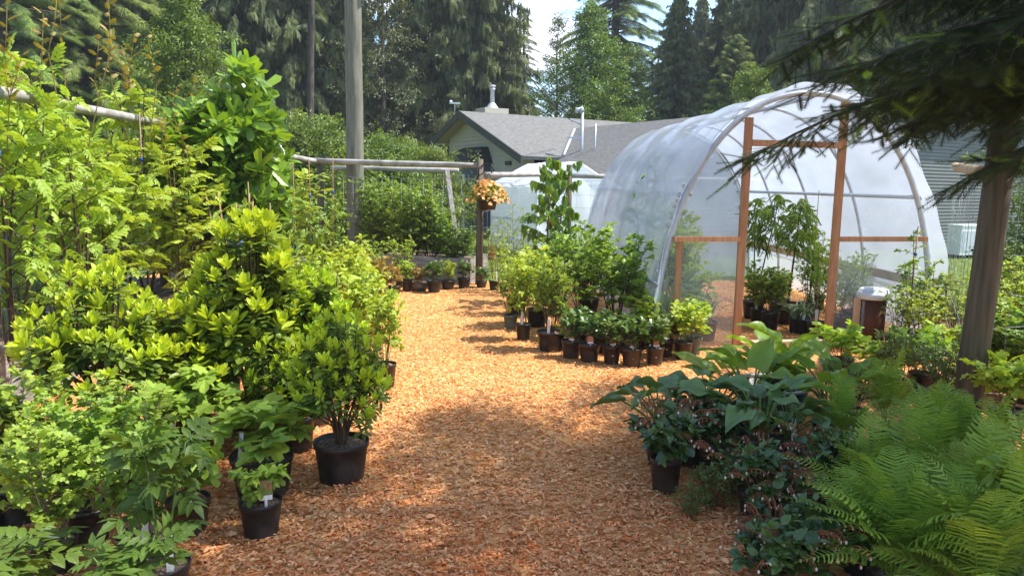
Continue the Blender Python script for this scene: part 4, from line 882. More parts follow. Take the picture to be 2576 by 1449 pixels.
# ------------------------------------------------------------------ trees beyond the garden
def spray(n=6):       # a flat drooping conifer spray
    parts_ = []; tr_ = T([(-.03, 0, 0), (.03, 0, 0), (.05, .5, -.06), (0, 1, -.25), (-.05, .5, -.06)], [(0, 1, 2), (0, 2, 4), (4, 2, 3)])
    for i in range(n):
        y = .12 + .8 * i / n; s = .5 * (1 - .6 * i / n)
        for sg in (1, -1): parts_.append((tr_, rotz(sg * 1.0, s, -.25), (0, y, -.3 * y * y)))
    parts_.append((strip([(0, .02), (.5, .03), (1.05, .004)], .1, .3), np.eye(3), (0, 0, 0))); return comb(parts_)
SPR = spray()
HANG = comb([(strip([(0, .05), (.4, .085), (.75, .05), (1, .005)], .2, .05), rotz(a, s, 0), (x, 0, 0)) for a, s, x in ((0, 1, 0), (.35, .75, .04), (-.3, .8, -.05), (.12, .6, .1))])
def conifer(seed, H, R, nb, droop, style, base=.03, mt='lf_con', sparse=1., top=1.):
    r = np.random.default_rng(seed); S = MB(); F = MB(); P = []; D = []; N = []; Z = []; TT = []; P2 = []; D2 = []; N2 = []; Z2 = []; T2 = []
    zz = np.linspace(0, H, 12); S.tube(np.stack([.1 * np.sin(zz * .3 + seed), .1 * np.cos(zz * .23), zz], 1), np.maximum((.018 if base < .25 else .007) * H * (1 - zz / H) ** .8, .015), 9)
    for i in range(nb):
        f_ = base + (1 - base) * ((i + r.random()) / nb) ** 1.0; z = H * f_; L_ = R * (1 - f_) ** .75 * r.uniform(.55, 1.12) + .2; a = i * 2.4 + r.normal(0, .3); o = np.array([math.cos(a), math.sin(a), 0.])
        ris = r.uniform(.05, .3) if style != 'fir' else r.uniform(.15, .45)
        p0 = np.array([0, 0, z]); p1 = p0 + o * L_ * .5 + np.array([0, 0, L_ * ris * .5]); p2 = p0 + o * L_ + np.array([0, 0, L_ * (ris - droop)]); m = 8; pts = bez(p0, p1, p2, m)
        S.tube(pts, np.linspace(.012 + .012 * L_, .006, m), 4, cap=False)
        side = np.array([-o[1], o[0], 0]); ns = int((14 + 20 * L_) * sparse); ltint = r.normal(0, .1)
        for k in range(ns):
            t = .12 + .88 * (k + r.random()) / ns; q = t * (m - 1); k0 = min(m - 2, int(q)); p = pts[k0] + (pts[k0 + 1] - pts[k0]) * (q - k0); sg = 1 if k % 2 else -1
            d = o * (.55 + .5 * t) + side * sg * r.uniform(.2, 1.0) * (1.1 - .7 * t) + np.array([0, 0, r.normal(-.12 - droop * .45, .13)])
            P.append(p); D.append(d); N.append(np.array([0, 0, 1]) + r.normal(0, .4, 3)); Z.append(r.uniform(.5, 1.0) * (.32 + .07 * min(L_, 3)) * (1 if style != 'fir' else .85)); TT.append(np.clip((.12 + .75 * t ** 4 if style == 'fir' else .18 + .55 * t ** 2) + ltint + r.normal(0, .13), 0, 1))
            if style == 'hang':
                for _ in range(2):
                    P2.append(p + r.normal(0, .12, 3)); D2.append(np.array([0, 0, -1]) + r.normal(0, .18, 3)); N2.append(r.normal(0, 1, 3)); Z2.append(r.uniform(.2, .6)); T2.append(np.clip(.1 + .4 * t + ltint + r.normal(0, .13), 0, 1))
    F.leaves(SPR, P, D, N, Z, TT)
    if P2: F.leaves(HANG, P2, D2, N2, Z2, T2)
    return {'trunk': S.mesh('trunk', M['bark']), 'crown': F.mesh('crown', M[mt])}
CLUMP = comb([(strip([(0, .02), (.35, .22), (.7, .18), (1, .01)], .2, .2), rotz(a, s, dz), (math.sin(-a) * .2, math.cos(a) * .2, 0)) for a, s, dz in ((0, .5, 0), (1.2, .45, .3), (-1.1, .5, -.3), (2.3, .4, .2), (-2.2, .42, -.2))])
def broad(seed, H, R, nl, mt, ls=.3, cone=.6, base=.12, trunks=1):
    r = np.random.default_rng(seed); S = MB(); F = MB(); P = []; D = []; N = []; Z = []; TT = []
    for q in range(trunks):
        off = r.normal(0, .35, 2) if trunks > 1 else (0, 0); zz = np.linspace(0, H * .95, 9); ax = np.stack([off[0] * (1 + zz * .15) + .08 * np.sin(zz), off[1] * (1 + zz * .15), zz], 1); S.tube(ax, np.maximum(.014 * H * (1 - zz / H), .02), 8)
        nb = int(46 / trunks) + 8
        for i in range(nb):
            f_ = base + (1 - base) * (i + r.random()) / nb; L_ = R * (1 - f_ ** (1 / cone)) ** .8 * r.uniform(.6, 1.1) + .25; a = i * 2.4; o = np.array([math.cos(a), math.sin(a), 0]); kk = min(7, int(f_ * 8 / .96)); p0 = ax[kk] + (ax[kk + 1] - ax[kk]) * min(1, f_ * 8 / .96 - kk)
            pts = bez(p0, p0 + o * L_ * .5 + (0, 0, L_ * .25), p0 + o * L_ + (0, 0, L_ * r.uniform(.35, .8)), 6); S.tube(pts, np.linspace(.02 + .01 * L_, .008, 6), 4, cap=False)
            for j in range(int(3 + 3 * L_)):
                t = r.uniform(.2, 1); k = t * 5; k0 = min(4, int(k)); c = pts[k0] + (pts[k0 + 1] - pts[k0]) * (k - k0) + r.normal(0, .12 + .08 * L_, 3); n = int(nl * r.uniform(.5, 1.3)); tt = r.normal(0, .16); rad = r.uniform(.25, .5) * (.5 + .25 * R)
                x = r.normal(0, 1, (n, 3)); x /= np.linalg.norm(x, axis=1)[:, None]; x *= rad * r.random((n, 1)) ** .5; x[:, 2] *= .7
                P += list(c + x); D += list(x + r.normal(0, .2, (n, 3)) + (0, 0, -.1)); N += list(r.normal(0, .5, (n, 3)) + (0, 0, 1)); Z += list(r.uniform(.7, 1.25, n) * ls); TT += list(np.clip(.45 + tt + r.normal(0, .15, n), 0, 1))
    F.leaves(CLUMP, P, D, N, Z, TT)
    return {'trunk': S.mesh('trunk', M['bark']), 'crown': F.mesh('crown', M[mt])}
TK = {'snag': lambda s: conifer(s, 22, 1.1, 46, .5, 'spruce', .3, sparse=.4), 'spruce': lambda s: conifer(s, 24, 4.2, 260, .55, 'hang'), 'cedar': lambda s: conifer(s, 22, 3.4, 270, .35, 'hang', sparse=.8), 'hemlock': lambda s: conifer(s, 15, 3.4, 190, .45, 'spruce', sparse=.75),
      'fir': lambda s: conifer(s, 8.5, 2.3, 170, .12, 'fir', mt='lf_con2'), 'bough': lambda s: conifer(s, 20, 4.5, 260, .4, 'spruce', mt='lf_con2', sparse=1.1),
      'birch': lambda s: broad(s, 9.2, 2.6, 15, 'lf_tree', .26, .75), 'alder': lambda s: broad(s, 14, 3.2, 8, 'lf_alder', .26, .9), 'maple': lambda s: broad(s, 6.5, 1.7, 14, 'lf_tree', .2, .8), 'brush': lambda s: broad(s, 2.6, 1.5, 14, 'lf_tree', .17, .9, .02, 3)}
_tc = {}
def tree(kind, px, Y, label, top=None, s=1., var=0, name=None, group=None, lean=0, wide=1.):
    if (kind, var) not in _tc: _tc[(kind, var)] = TK[kind](sum(map(ord, kind)) + var * 77)
    x = A(px, 460, Y).x
    if top is not None: s = A(px, top, Y).z / {'snag': 22, 'spruce': 24, 'cedar': 22, 'hemlock': 15, 'fir': 8.5, 'bough': 20, 'birch': 9.2, 'alder': 14, 'maple': 6.5, 'brush': 2.9}[kind]
    o = thing(name or {'birch': 'broadleaf_tree', 'alder': 'broadleaf_tree', 'maple': 'broadleaf_tree', 'brush': 'wild_shrub'}.get(kind, 'conifer_tree'), (x, Y, -.02), label, 'shrub' if kind == 'brush' else 'tree', group, RP.uniform(0, 6.28)); o.scale = (s * wide, s * wide, s)
    for pn, me in _tc[(kind, var)].items(): obj(pn, me, o)
TG = 'tall trees around the garden'
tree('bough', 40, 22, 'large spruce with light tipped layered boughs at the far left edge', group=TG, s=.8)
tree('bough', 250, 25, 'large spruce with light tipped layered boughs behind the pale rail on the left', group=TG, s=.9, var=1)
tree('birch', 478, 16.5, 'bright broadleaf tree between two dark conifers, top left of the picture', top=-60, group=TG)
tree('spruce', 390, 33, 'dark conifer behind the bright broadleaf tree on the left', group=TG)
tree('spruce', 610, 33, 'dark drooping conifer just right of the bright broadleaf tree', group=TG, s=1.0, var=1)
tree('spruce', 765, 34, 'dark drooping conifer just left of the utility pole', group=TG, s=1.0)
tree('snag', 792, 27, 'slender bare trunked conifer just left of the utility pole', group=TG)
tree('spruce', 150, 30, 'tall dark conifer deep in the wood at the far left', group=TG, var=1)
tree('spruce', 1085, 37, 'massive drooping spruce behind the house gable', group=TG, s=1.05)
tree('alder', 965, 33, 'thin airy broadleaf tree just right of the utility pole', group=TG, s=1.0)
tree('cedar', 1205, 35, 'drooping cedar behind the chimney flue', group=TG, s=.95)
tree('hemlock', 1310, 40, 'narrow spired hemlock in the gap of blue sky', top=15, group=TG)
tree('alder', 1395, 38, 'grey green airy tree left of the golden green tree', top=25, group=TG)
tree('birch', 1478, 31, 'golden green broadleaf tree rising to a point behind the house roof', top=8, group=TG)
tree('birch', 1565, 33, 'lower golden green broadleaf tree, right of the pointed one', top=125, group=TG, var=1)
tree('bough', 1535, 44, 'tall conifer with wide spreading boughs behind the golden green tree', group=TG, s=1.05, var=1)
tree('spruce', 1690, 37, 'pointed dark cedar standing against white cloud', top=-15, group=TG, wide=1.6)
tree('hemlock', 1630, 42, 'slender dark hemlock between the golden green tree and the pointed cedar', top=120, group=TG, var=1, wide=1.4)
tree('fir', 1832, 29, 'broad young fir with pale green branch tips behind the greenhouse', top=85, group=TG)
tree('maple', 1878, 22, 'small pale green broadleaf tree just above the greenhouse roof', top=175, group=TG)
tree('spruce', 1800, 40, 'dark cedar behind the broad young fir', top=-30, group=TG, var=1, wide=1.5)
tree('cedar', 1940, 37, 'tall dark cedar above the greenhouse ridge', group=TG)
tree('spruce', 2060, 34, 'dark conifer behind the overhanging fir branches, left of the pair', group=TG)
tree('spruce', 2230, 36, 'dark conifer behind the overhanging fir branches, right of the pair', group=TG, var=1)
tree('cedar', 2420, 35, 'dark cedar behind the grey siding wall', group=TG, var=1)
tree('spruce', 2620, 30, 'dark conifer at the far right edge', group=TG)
for i, (px, Y, s) in enumerate([(330, 40, 1), (560, 42, 1.1), (880, 46, .9), (1150, 48, 1), (1900, 46, 1), (2140, 46, 1), (2330, 44, 1), (60, 40, 1), (1745, 54, .66)]):
    tree(('cedar', 'spruce')[i % 2], px, Y, 'dark conifer of the back row, deep in the wood behind the nearer trees', s=s, var=i % 2, group='back row conifers', wide=1.25)
BR = ['low green shrub under the dark conifers, furthest left', 'low green shrub under the dark conifers, left of the utility pole', 'low green shrub beyond the far rail, right of the utility pole', 'low green shrub beyond the far rail, left of the house', 'low green shrub beneath the broad young fir', 'low green shrub beneath the pointed cedar', 'low green shrub left of the fence corner', 'low green shrub beyond the tall lime shrubs']
for i, (px, Y, s) in enumerate([(440, 16, 1), (835, 17, 1), (960, 17.5, .9), (1050, 19, .9), (1760, 27, 1.2), (1690, 28, 1.3), (700, 15.5, 1.), (560, 15, 1.1)]): tree('brush', px, Y, BR[i], s=s, var=i % 2, group='low shrubs at the wood edge')
tree('maple', 2760, 9.5, 'leafy green tree at the right edge behind the round post', s=.72, var=1, group=TG)
tree('brush', 2720, 8.8, 'bright shrub climbing behind the round post at the right', s=.62, var=1, group='low shrubs at the wood edge')

# ------------------------------------------------------------------ overhanging fir at the right
def needle_twig(seed):
    r = np.random.default_rng(seed); V = []; F = []; n = 84
    for i in range(n):
        y = i / n; a = i * 2.4; ln = .19 * r.uniform(.8, 1.1) * (1 - .35 * max(0, y - .7) / .3); w_ = .0085
        d = np.array([math.cos(a) * .85, .55, math.sin(a) * .75]); s = np.array([-math.sin(a), 0, math.cos(a)]) * w_
        q = len(V); b0 = np.array([0, y, 0]); V += [b0 - s, b0 + s, b0 + d * ln]; F.append((q, q + 1, q + 2))
    q = len(V); V += [(-.012, 0, 0), (.012, 0, 0), (0, 1, 0), (0, 0, .012), (0, 0, -.012)]; F += [(q, q + 1, q + 2), (q + 3, q + 4, q + 2)]
    return T(V, F)
NT = [needle_twig(1), needle_twig(2)]
def big_fir(seed, H, x, y, label):
    r = np.random.default_rng(seed); S = MB(); F = MB(); P = []; D = []; N = []; Z = []; TT = []
    S.tube([(0, 0, -.1), (.02, 0, H * .5), (0, 0, H)], [.16, .1, .02], 12); cones = []
    specs = []
    for i in range(92):
        f_ = ((i + .5) / 92) ** 1.05; z = 2.2 + (H - 2.5) * f_; specs.append((z, i * 2.4 + r.normal(0, .2), (2.75 if z < 4.5 else 2.5) * (1 - f_) ** .6 * r.uniform(.75, 1.1) + .25))
    for i in range(34): specs.append((r.uniform(2.2, 3.5), r.uniform(2.1, 3.7), r.uniform(1.2, 1.95)))
    specs += [(2.0 + .1 * i, 3.2 + .22 * i, 1.7) for i in range(7)] + [(1.98 + .1 * i, 3.5 + .2 * i, 1.25) for i in range(5)]
    specs += [(2.34, 3.05, 2.1), (2.5, 3.25, 2.1), (2.4, 2.8, 2.0)]
    for z, a, L_ in specs:
        o = np.array([math.cos(a), math.sin(a), 0]); side = np.array([-o[1], o[0], 0]); m = 9
        p0 = np.array([0, 0, z]); pts = bez(p0, p0 + o * L_ * .55 + (0, 0, .10 * L_), p0 + o * L_ + (0, 0, -.16 * L_ + r.normal(0, .04)), m); S.tube(pts, np.linspace(.024, .006, m), 5, cap=False)
        low = z < 4.2; nb = int((12 if low else 6) * L_) + 3
        for k in range(nb):
            t = .15 + .85 * (k + .5 * r.random()) / nb; q = t * (m - 1); k0 = min(m - 2, int(q)); p = pts[k0] + (pts[k0 + 1] - pts[k0]) * (q - k0); sg = 1 if k % 2 else -1
            bl = (.62 * (1.15 - t * .75)) * r.uniform(.7, 1.2); d = unit(o * .75 + side * sg * r.uniform(.5, 1.0) + (0, 0, r.normal(-.42, .25))); tp = bez(p, p + d * bl * .5, p + d * bl + (0, 0, -.12 * bl), 5); S.tube(tp, np.linspace(.006, .002, 5), 3, cap=False)
            nt_ = 8 if low else 4
            for j in range(nt_ + 1):
                u = (j + .5) / nt_ if j < nt_ else .98; qq = min(3.999, u * 4); j0 = int(qq); tpn = tp[j0] + (tp[j0 + 1] - tp[j0]) * (qq - j0); ds = unit(np.cross(d, [0, 0, 1])) * (1 if j % 2 else -1)
                dd = d if j == nt_ else d * .6 + ds * .8 + (0, 0, r.normal(-.25, .2)); P.append(tpn); D.append(dd + r.normal(0, .1, 3)); N.append(np.array([0, 0, 1]) + r.normal(0, .3, 3)); Z.append((.17 if low else .26) * r.uniform(.75, 1.2)); fresh = r.random() < .07
                TT.append(r.uniform(.7, 1) if fresh else np.clip(r.normal(.06, .05), 0, .3))
        if low and r.random() < .12: cones.append(pts[-1])
    for v in (0, 1): F.leaves(NT[v], P[v::2], D[v::2], N[v::2], Z[v::2], TT[v::2])
    o = thing('fir_tree', (x, y, 0), label, 'tree', None); obj('trunk', S.mesh('trunk', M['bark']), o); obj('crown', F.mesh('crown', M['lf_fir']), o)
    for c in cones[:3]: b = MB(); b.lathe([(.001, -.075), (.012, -.065), (.02, -.03), (.018, -.005), (.001, .0)], c, 8); obj('cone', b.mesh('cone', M['post']), o)
big_fir(3, 8.8, 3.95, 3.75, 'dark fir tree overhanging from the right with needled branches drooping before the greenhouse')

# ------------------------------------------------------------------ thin summer haze between the garden and the far trees
HZ = float(__import__('os').environ.get('HZ', '.0010'))
if HZ > 0:
    b = MB(); b.box((5, 35, 16.45), (220, 140, 35.1)); hm = bpy.data.materials.new('pale_haze'); hm.use_nodes = True; t = hm.node_tree; t.nodes.clear()
    oo = t.nodes.new('ShaderNodeOutputMaterial'); pv = t.nodes.new('ShaderNodeVolumePrincipled'); pv.inputs['Color'].default_value = (.86, .92, 1, 1); pv.inputs['Density'].default_value = HZ; pv.inputs['Anisotropy'].default_value = .3
    t.links.new(pv.outputs[0], oo.inputs['Volume']); struct(b.build('haze', hm), 'stuff')
# ------------------------------------------------------------------ plants: left of the path
BK, BN = 'pot_black', 'pot_brown'
gR = 'potted rhododendrons left of the path'; gG = 'potted gooseberries at the lower left'; gB = 'potted raspberries left of the path'
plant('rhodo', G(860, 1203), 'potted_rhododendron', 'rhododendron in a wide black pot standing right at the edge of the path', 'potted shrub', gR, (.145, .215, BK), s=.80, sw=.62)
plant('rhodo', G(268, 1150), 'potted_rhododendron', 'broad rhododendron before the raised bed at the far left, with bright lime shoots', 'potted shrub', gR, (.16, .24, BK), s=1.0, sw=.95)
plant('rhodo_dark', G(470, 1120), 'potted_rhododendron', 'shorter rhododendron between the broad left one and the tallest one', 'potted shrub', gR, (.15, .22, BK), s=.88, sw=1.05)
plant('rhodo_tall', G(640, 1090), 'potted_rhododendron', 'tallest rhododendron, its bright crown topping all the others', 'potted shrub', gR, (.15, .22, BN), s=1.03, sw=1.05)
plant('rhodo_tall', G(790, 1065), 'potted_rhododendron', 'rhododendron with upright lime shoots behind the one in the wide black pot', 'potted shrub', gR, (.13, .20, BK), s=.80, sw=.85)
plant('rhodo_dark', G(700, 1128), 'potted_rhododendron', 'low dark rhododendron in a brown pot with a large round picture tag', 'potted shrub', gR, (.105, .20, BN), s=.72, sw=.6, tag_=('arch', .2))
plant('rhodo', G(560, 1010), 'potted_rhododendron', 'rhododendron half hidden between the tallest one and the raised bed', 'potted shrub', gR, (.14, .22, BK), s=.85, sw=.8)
plant('small', G(756, 1132), 'potted_shrub', 'sparse dark plant in a slim black pot squeezed in front of the tall rhododendrons', 'potted shrub', None, (.085, .21, BK), s=1.0)
plant('rasp', G(662, 1240), 'potted_raspberry', 'raspberry with broad veined leaves in a wide black pot with a white stake', 'potted shrub', gB, (.155, .21, BK), s=.78, sw=1.05, tag_=('stake', -.9))
plant('rasp', G(658, 1343), 'potted_raspberry', 'smallest raspberry, in a little black pot nearest the path at the front', 'potted shrub', gB, (.092, .165, BK), s=.50, sw=.42, tag_=('pict', .7))
plant('rasp', G(476, 1335), 'potted_raspberry', 'raspberry in a brown pot with a red picture tag behind the tall dark elder', 'potted shrub', gB, (.095, .16, BN), s=.82, sw=.55, tag_=('pict', .6))
plant('rasp', G(480, 1180), 'potted_raspberry', 'raspberry with pale leaves between the gooseberries and the tall rhododendrons', 'potted shrub', gB, (.12, .2, BK), s=1.0, sw=.9)
plant('goose', G(140, 1433), 'potted_gooseberry', 'gooseberry on pale stems in a black pot with a bird picture tag', 'potted shrub', gG, (.088, .14, BK), s=.98, sw=.88, tag_=('pict', .5))
plant('goose', G(228, 1360), 'potted_gooseberry', 'gooseberry in a taller black pot just behind the one with the bird tag', 'potted shrub', gG, (.09, .165, BK), s=.92, sw=.95)
plant('goose', G(372, 1425), 'potted_gooseberry', 'gooseberry in a wide pot of loose soil beside the dark elder stem', 'potted shrub', gG, (.11, .15, BN), s=.92, sw=.75)
plant('goose', G(45, 1310), 'potted_gooseberry', 'gooseberry at the left edge behind the one with the bird tag', 'potted shrub', gG, (.1, .18, BK), s=1.0, sw=1.0)
plant('goose', G(330, 1270), 'potted_gooseberry', 'gooseberry in the second row between the elder and the broad rhododendron', 'potted shrub', gG, (.1, .18, BK), s=.85, sw=.9)
gE = 'dark elder plants at the lower left'
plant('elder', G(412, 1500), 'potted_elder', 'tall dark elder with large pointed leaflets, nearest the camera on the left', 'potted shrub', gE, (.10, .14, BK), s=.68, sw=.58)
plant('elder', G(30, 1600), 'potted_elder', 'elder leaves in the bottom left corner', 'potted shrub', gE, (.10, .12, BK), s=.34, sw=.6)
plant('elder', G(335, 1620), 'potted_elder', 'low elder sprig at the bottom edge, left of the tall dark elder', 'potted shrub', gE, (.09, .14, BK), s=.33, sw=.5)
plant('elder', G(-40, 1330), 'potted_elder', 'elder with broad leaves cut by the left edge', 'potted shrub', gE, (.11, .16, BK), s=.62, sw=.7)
gP = 'light green raspberries along the left path edge'
for i, (px, py, s, sw, r_, lb) in enumerate([(970, 972, .80, .62, .085, 'light green raspberry in the brown pot nearest the path edge, beyond the rhododendrons'), (905, 935, .95, .85, .1, 'light green raspberry behind the nearest of its row, beside the rhododendrons'), (915, 870, .95, .85, .1, 'light green raspberry in the middle of the row by the path'),
                                            (880, 820, .98, .9, .1, 'light green raspberry before the utility pole, second from the row end'), (893, 775, .98, .8, .1, 'light green raspberry at the far row end, below the utility pole'), (800, 850, 1.05, .9, .1, 'light green raspberry tucked behind the row, by the leaning canes')]):
    plant('rasprow', G(px, py), 'potted_raspberry', lb, 'potted shrub', gP, (r_, .19, BN if i == 0 else BK), s=s, sw=sw)
# bank of tall shrubs in the raised beds
gW = 'tall lime green shrubs in the left beds'
WL = ['tall lime shrub at the left edge with reddish shoots above the pale rail', 'tall lime shrub tied to a cane over the onions', 'tall lime shrub in front of the nearest stretch of pale rail', 'tall lime shrub standing over the broad rhododendron', 'tall lime shrub on a cane between the first and second raised beds', 'tall lime shrub in the middle raised bed, left of the fig', 'tall lime shrub behind the fig leaves', 'shorter lime shrub before the middle raised bed', 'lime shrub below the fig, behind the tallest rhododendron', 'tall lime shrub right of the fig, before the fence corner', 'lime shrub at the back of the bed, where the pale rail turns']
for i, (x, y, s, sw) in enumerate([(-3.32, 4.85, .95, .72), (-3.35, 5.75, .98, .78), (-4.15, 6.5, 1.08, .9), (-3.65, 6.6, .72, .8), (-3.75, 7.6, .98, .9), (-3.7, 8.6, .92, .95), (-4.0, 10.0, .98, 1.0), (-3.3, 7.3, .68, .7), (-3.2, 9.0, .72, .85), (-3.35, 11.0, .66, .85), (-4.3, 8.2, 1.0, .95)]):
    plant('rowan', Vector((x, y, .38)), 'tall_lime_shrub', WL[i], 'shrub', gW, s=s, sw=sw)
gF = 'figs on bundled canes'
plant('fig', Vector((-2.95, 8.3, .0)), 'fig_tree', 'fig with the tallest shoot, its glossy leaves shining against the conifers', 'fig tree', gF, s=1.32, sw=.95)
plant('fig', Vector((-3.45, 8.1, .0)), 'fig_tree', 'fig of large lobed leaves just left of the one with the tallest shoot', 'fig tree', gF, s=1.04, sw=1.0)
plant('fig', Vector((-3.05, 9.2, .0)), 'fig_tree', 'fig with drooping lower leaves right behind the tallest one', 'fig tree', gF, s=.85, sw=.9)
gS = 'staked saplings along the left path'
for i, (px, py, s, lb) in enumerate([(745, 830, .92, 'thin staked sapling on canes just right of the fig'), (795, 800, .95, 'thin staked sapling before the fence corner post'), (640, 860, .80, 'thin staked sapling on leaning canes behind the tallest rhododendron'), (840, 780, .98, 'thin staked sapling just left of the utility pole'), (700, 900, .70, 'shorter staked sapling behind the upright lime rhododendron')]):
    plant('sapling', G(px, py), 'staked_sapling', lb, 'sapling', gS, (.11, .2, BK), s=s, sw=.75)
b = MB(); q = G(610, 830); rg = np.random.default_rng(6)
for i in range(9): a_ = i * .7; b.tube([(.07 * math.cos(a_), .07 * math.sin(a_), 0), (.25 * math.cos(a_ + .4) - .1, .2 * math.sin(a_ + .4), 1.25 + rg.uniform(0, .3))], .011, 6)
cb_ = thing('cane_bundle', q, 'bundle of leaning bamboo canes under the fig leaves', 'canes'); obj('canes', b.mesh('canes', M['cane']), cb_)
b = MB(); b.tube([(0, 0, .9), (0, 0, .96)], .17, 10); obj('tie', b.mesh('tie', M['blue']), cb_)
gO = 'onions in the nearest raised bed'
for i, (x, y, s, lb, kd) in enumerate([(-3.75, 5.55, .95, 'clump of blue green onions with white flower heads at the left edge', 'onion'), (-4.05, 6.1, .9, 'clump of blue green onions at the far end of the nearest raised bed', 'onion'), (-3.65, 5.0, .8, 'low leek clump at the front of the nearest raised bed', 'leek'), (-3.55, 5.85, .9, 'low leek clump by the wire beside the onions', 'leek'), (-4.3, 5.4, .9, 'onion clump at the back of the nearest raised bed', 'onion')]):
    plant(kd, Vector((x, y, .41)), 'onion_clump', lb, 'onions', gO, s=s)
# far fence: bed shrubs and a row of pots
gH = 'dense shrubs along the far fence'
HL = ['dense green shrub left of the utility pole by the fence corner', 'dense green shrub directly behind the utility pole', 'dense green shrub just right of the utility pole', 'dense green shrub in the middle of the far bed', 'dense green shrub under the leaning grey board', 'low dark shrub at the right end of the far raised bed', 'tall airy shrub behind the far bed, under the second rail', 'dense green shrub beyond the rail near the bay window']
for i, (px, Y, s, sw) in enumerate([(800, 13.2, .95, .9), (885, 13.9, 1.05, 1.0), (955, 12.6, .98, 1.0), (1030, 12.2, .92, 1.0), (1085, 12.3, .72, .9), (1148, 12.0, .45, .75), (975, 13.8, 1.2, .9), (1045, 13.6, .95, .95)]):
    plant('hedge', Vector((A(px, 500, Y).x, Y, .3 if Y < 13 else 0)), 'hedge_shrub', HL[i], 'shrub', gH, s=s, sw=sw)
gT = 'small pots along the far fence'
for i, (px, py, w_, h_, st, kd, s, lb) in enumerate([(955, 742, 44, .16, 'pot_clay', 'rosy', 1.2, 'reddish plant in a glazed grey brown bowl, nearest the utility pole'), (992, 738, 34, .11, BK, 'rosy', .9, 'small reddish plant in a low black pot beside the glazed bowl'), (1024, 732, 26, .16, BN, 'small_lime', .9, 'upright green plant in a slim dark pot, third from the utility pole'), (1055, 731, 46, .13, 'pot_clay', 'rosy', .8, 'flat reddish plant in a shallow clay bowl before the far bed'),
        (1092, 735, 36, .17, BK, 'small', 1.2, 'green plant in a grey black pot before the long far bed'), (1127, 727, 34, .13, BK, 'small_lime', .9, 'small plant with a thin stake at the middle of the far pots'), (1167, 725, 32, .16, BK, 'small', 1.0, 'green plant in a pot at the right end of the far bed'), (1211, 723, 28, .10, BK, 'small', .9, 'sprawling little plant in a pot at the foot of the basket post'), (1010, 722, 30, .15, BK, 'blueberry', .75, 'taller bushy plant behind the reddish ones near the glazed bowl'), (945, 728, 30, .15, BK, 'blueberry', .7, 'bushy plant with pinkish shoots right behind the glazed bowl')]):
    q = G(px, py); plant(kd, q, 'potted_plant', lb, 'potted plant', gT, (w_ / 2 * q.y / FPX, h_, st), s=s)
q = G(1238, 648); plant('rosy', Vector((A(1236, 612, 15.6).x, 15.6, 0)), 'potted_plant', 'little plant in a terracotta pot on the lawn beyond the wire', 'potted plant', None, (.11, .17, 'terra'), s=.5)
# ------------------------------------------------------------------ right of the path, before the greenhouse
gM = 'small tagged pots in front of the greenhouse'
for i, (px, py, w_, kd, lb, tg_) in enumerate([(1437, 899, 52, 'small', 'small dark leaved plant in the leftmost of the tagged black pots', 'arch'), (1482, 908, 54, 'small', 'small dark leaved plant in a tagged pot, second from the left of the front row', 'arch'), (1538, 913, 46, 'small', 'small dark leaved plant in a tall tagged pot, third of the front row', 'arch'), (1588, 920, 52, 'small', 'small dark leaved plant in the tagged pot standing furthest forward', 'arch'),
        (1646, 917, 46, 'small', 'small dark leaved plant in a tagged pot, right end of the dark leaved row', 'arch'), (1672, 896, 44, 'small', 'dark leaved plant in a pot partly hidden behind the right end of the front row', 'arch'), (1718, 902, 46, 'small_lime', 'bright lime plant in an untagged pot nearest the clear end panel', None), (1745, 890, 40, 'small_lime', 'plant in a grey green pot touching the clear end panel', None),
        (1515, 885, 50, 'small', 'dark leaved plant in a pot of the second row, behind the tall tagged pot', None), (1452, 880, 46, 'small', 'dark leaved plant in a pot of the second row, behind the leftmost tagged pot', None), (1580, 888, 48, 'small', 'dark leaved plant in the second row behind the forward tagged pot', None), (1625, 880, 46, 'small_lime', 'lime plant in the second row below the strap leaved clump', None)]):
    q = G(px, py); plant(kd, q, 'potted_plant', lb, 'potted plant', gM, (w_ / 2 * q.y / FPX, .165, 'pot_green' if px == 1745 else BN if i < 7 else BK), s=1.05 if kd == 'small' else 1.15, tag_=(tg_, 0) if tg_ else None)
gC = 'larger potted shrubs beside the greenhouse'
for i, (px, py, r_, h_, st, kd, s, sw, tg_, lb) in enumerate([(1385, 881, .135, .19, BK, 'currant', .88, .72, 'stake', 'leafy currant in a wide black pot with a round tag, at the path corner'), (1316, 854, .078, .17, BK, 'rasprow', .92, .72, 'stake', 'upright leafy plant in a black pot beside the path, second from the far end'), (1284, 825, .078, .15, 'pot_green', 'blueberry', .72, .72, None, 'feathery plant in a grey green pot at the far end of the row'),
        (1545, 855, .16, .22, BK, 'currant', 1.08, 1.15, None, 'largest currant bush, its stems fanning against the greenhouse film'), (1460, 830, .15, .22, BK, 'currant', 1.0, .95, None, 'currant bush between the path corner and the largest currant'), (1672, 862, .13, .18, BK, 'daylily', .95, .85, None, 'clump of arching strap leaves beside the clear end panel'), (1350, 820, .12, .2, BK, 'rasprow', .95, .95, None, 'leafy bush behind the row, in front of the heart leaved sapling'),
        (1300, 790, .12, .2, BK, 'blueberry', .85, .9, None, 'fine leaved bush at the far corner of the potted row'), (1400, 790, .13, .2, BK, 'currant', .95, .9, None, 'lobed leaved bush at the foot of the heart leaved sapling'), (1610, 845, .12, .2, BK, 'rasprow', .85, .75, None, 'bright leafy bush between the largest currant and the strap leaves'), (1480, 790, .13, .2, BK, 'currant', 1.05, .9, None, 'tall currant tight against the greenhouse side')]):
    plant(kd, G(px, py), 'potted_shrub', lb, 'potted shrub', gC, (r_, h_, st), s=s, sw=sw, tag_=(tg_, -.3) if tg_ else None)
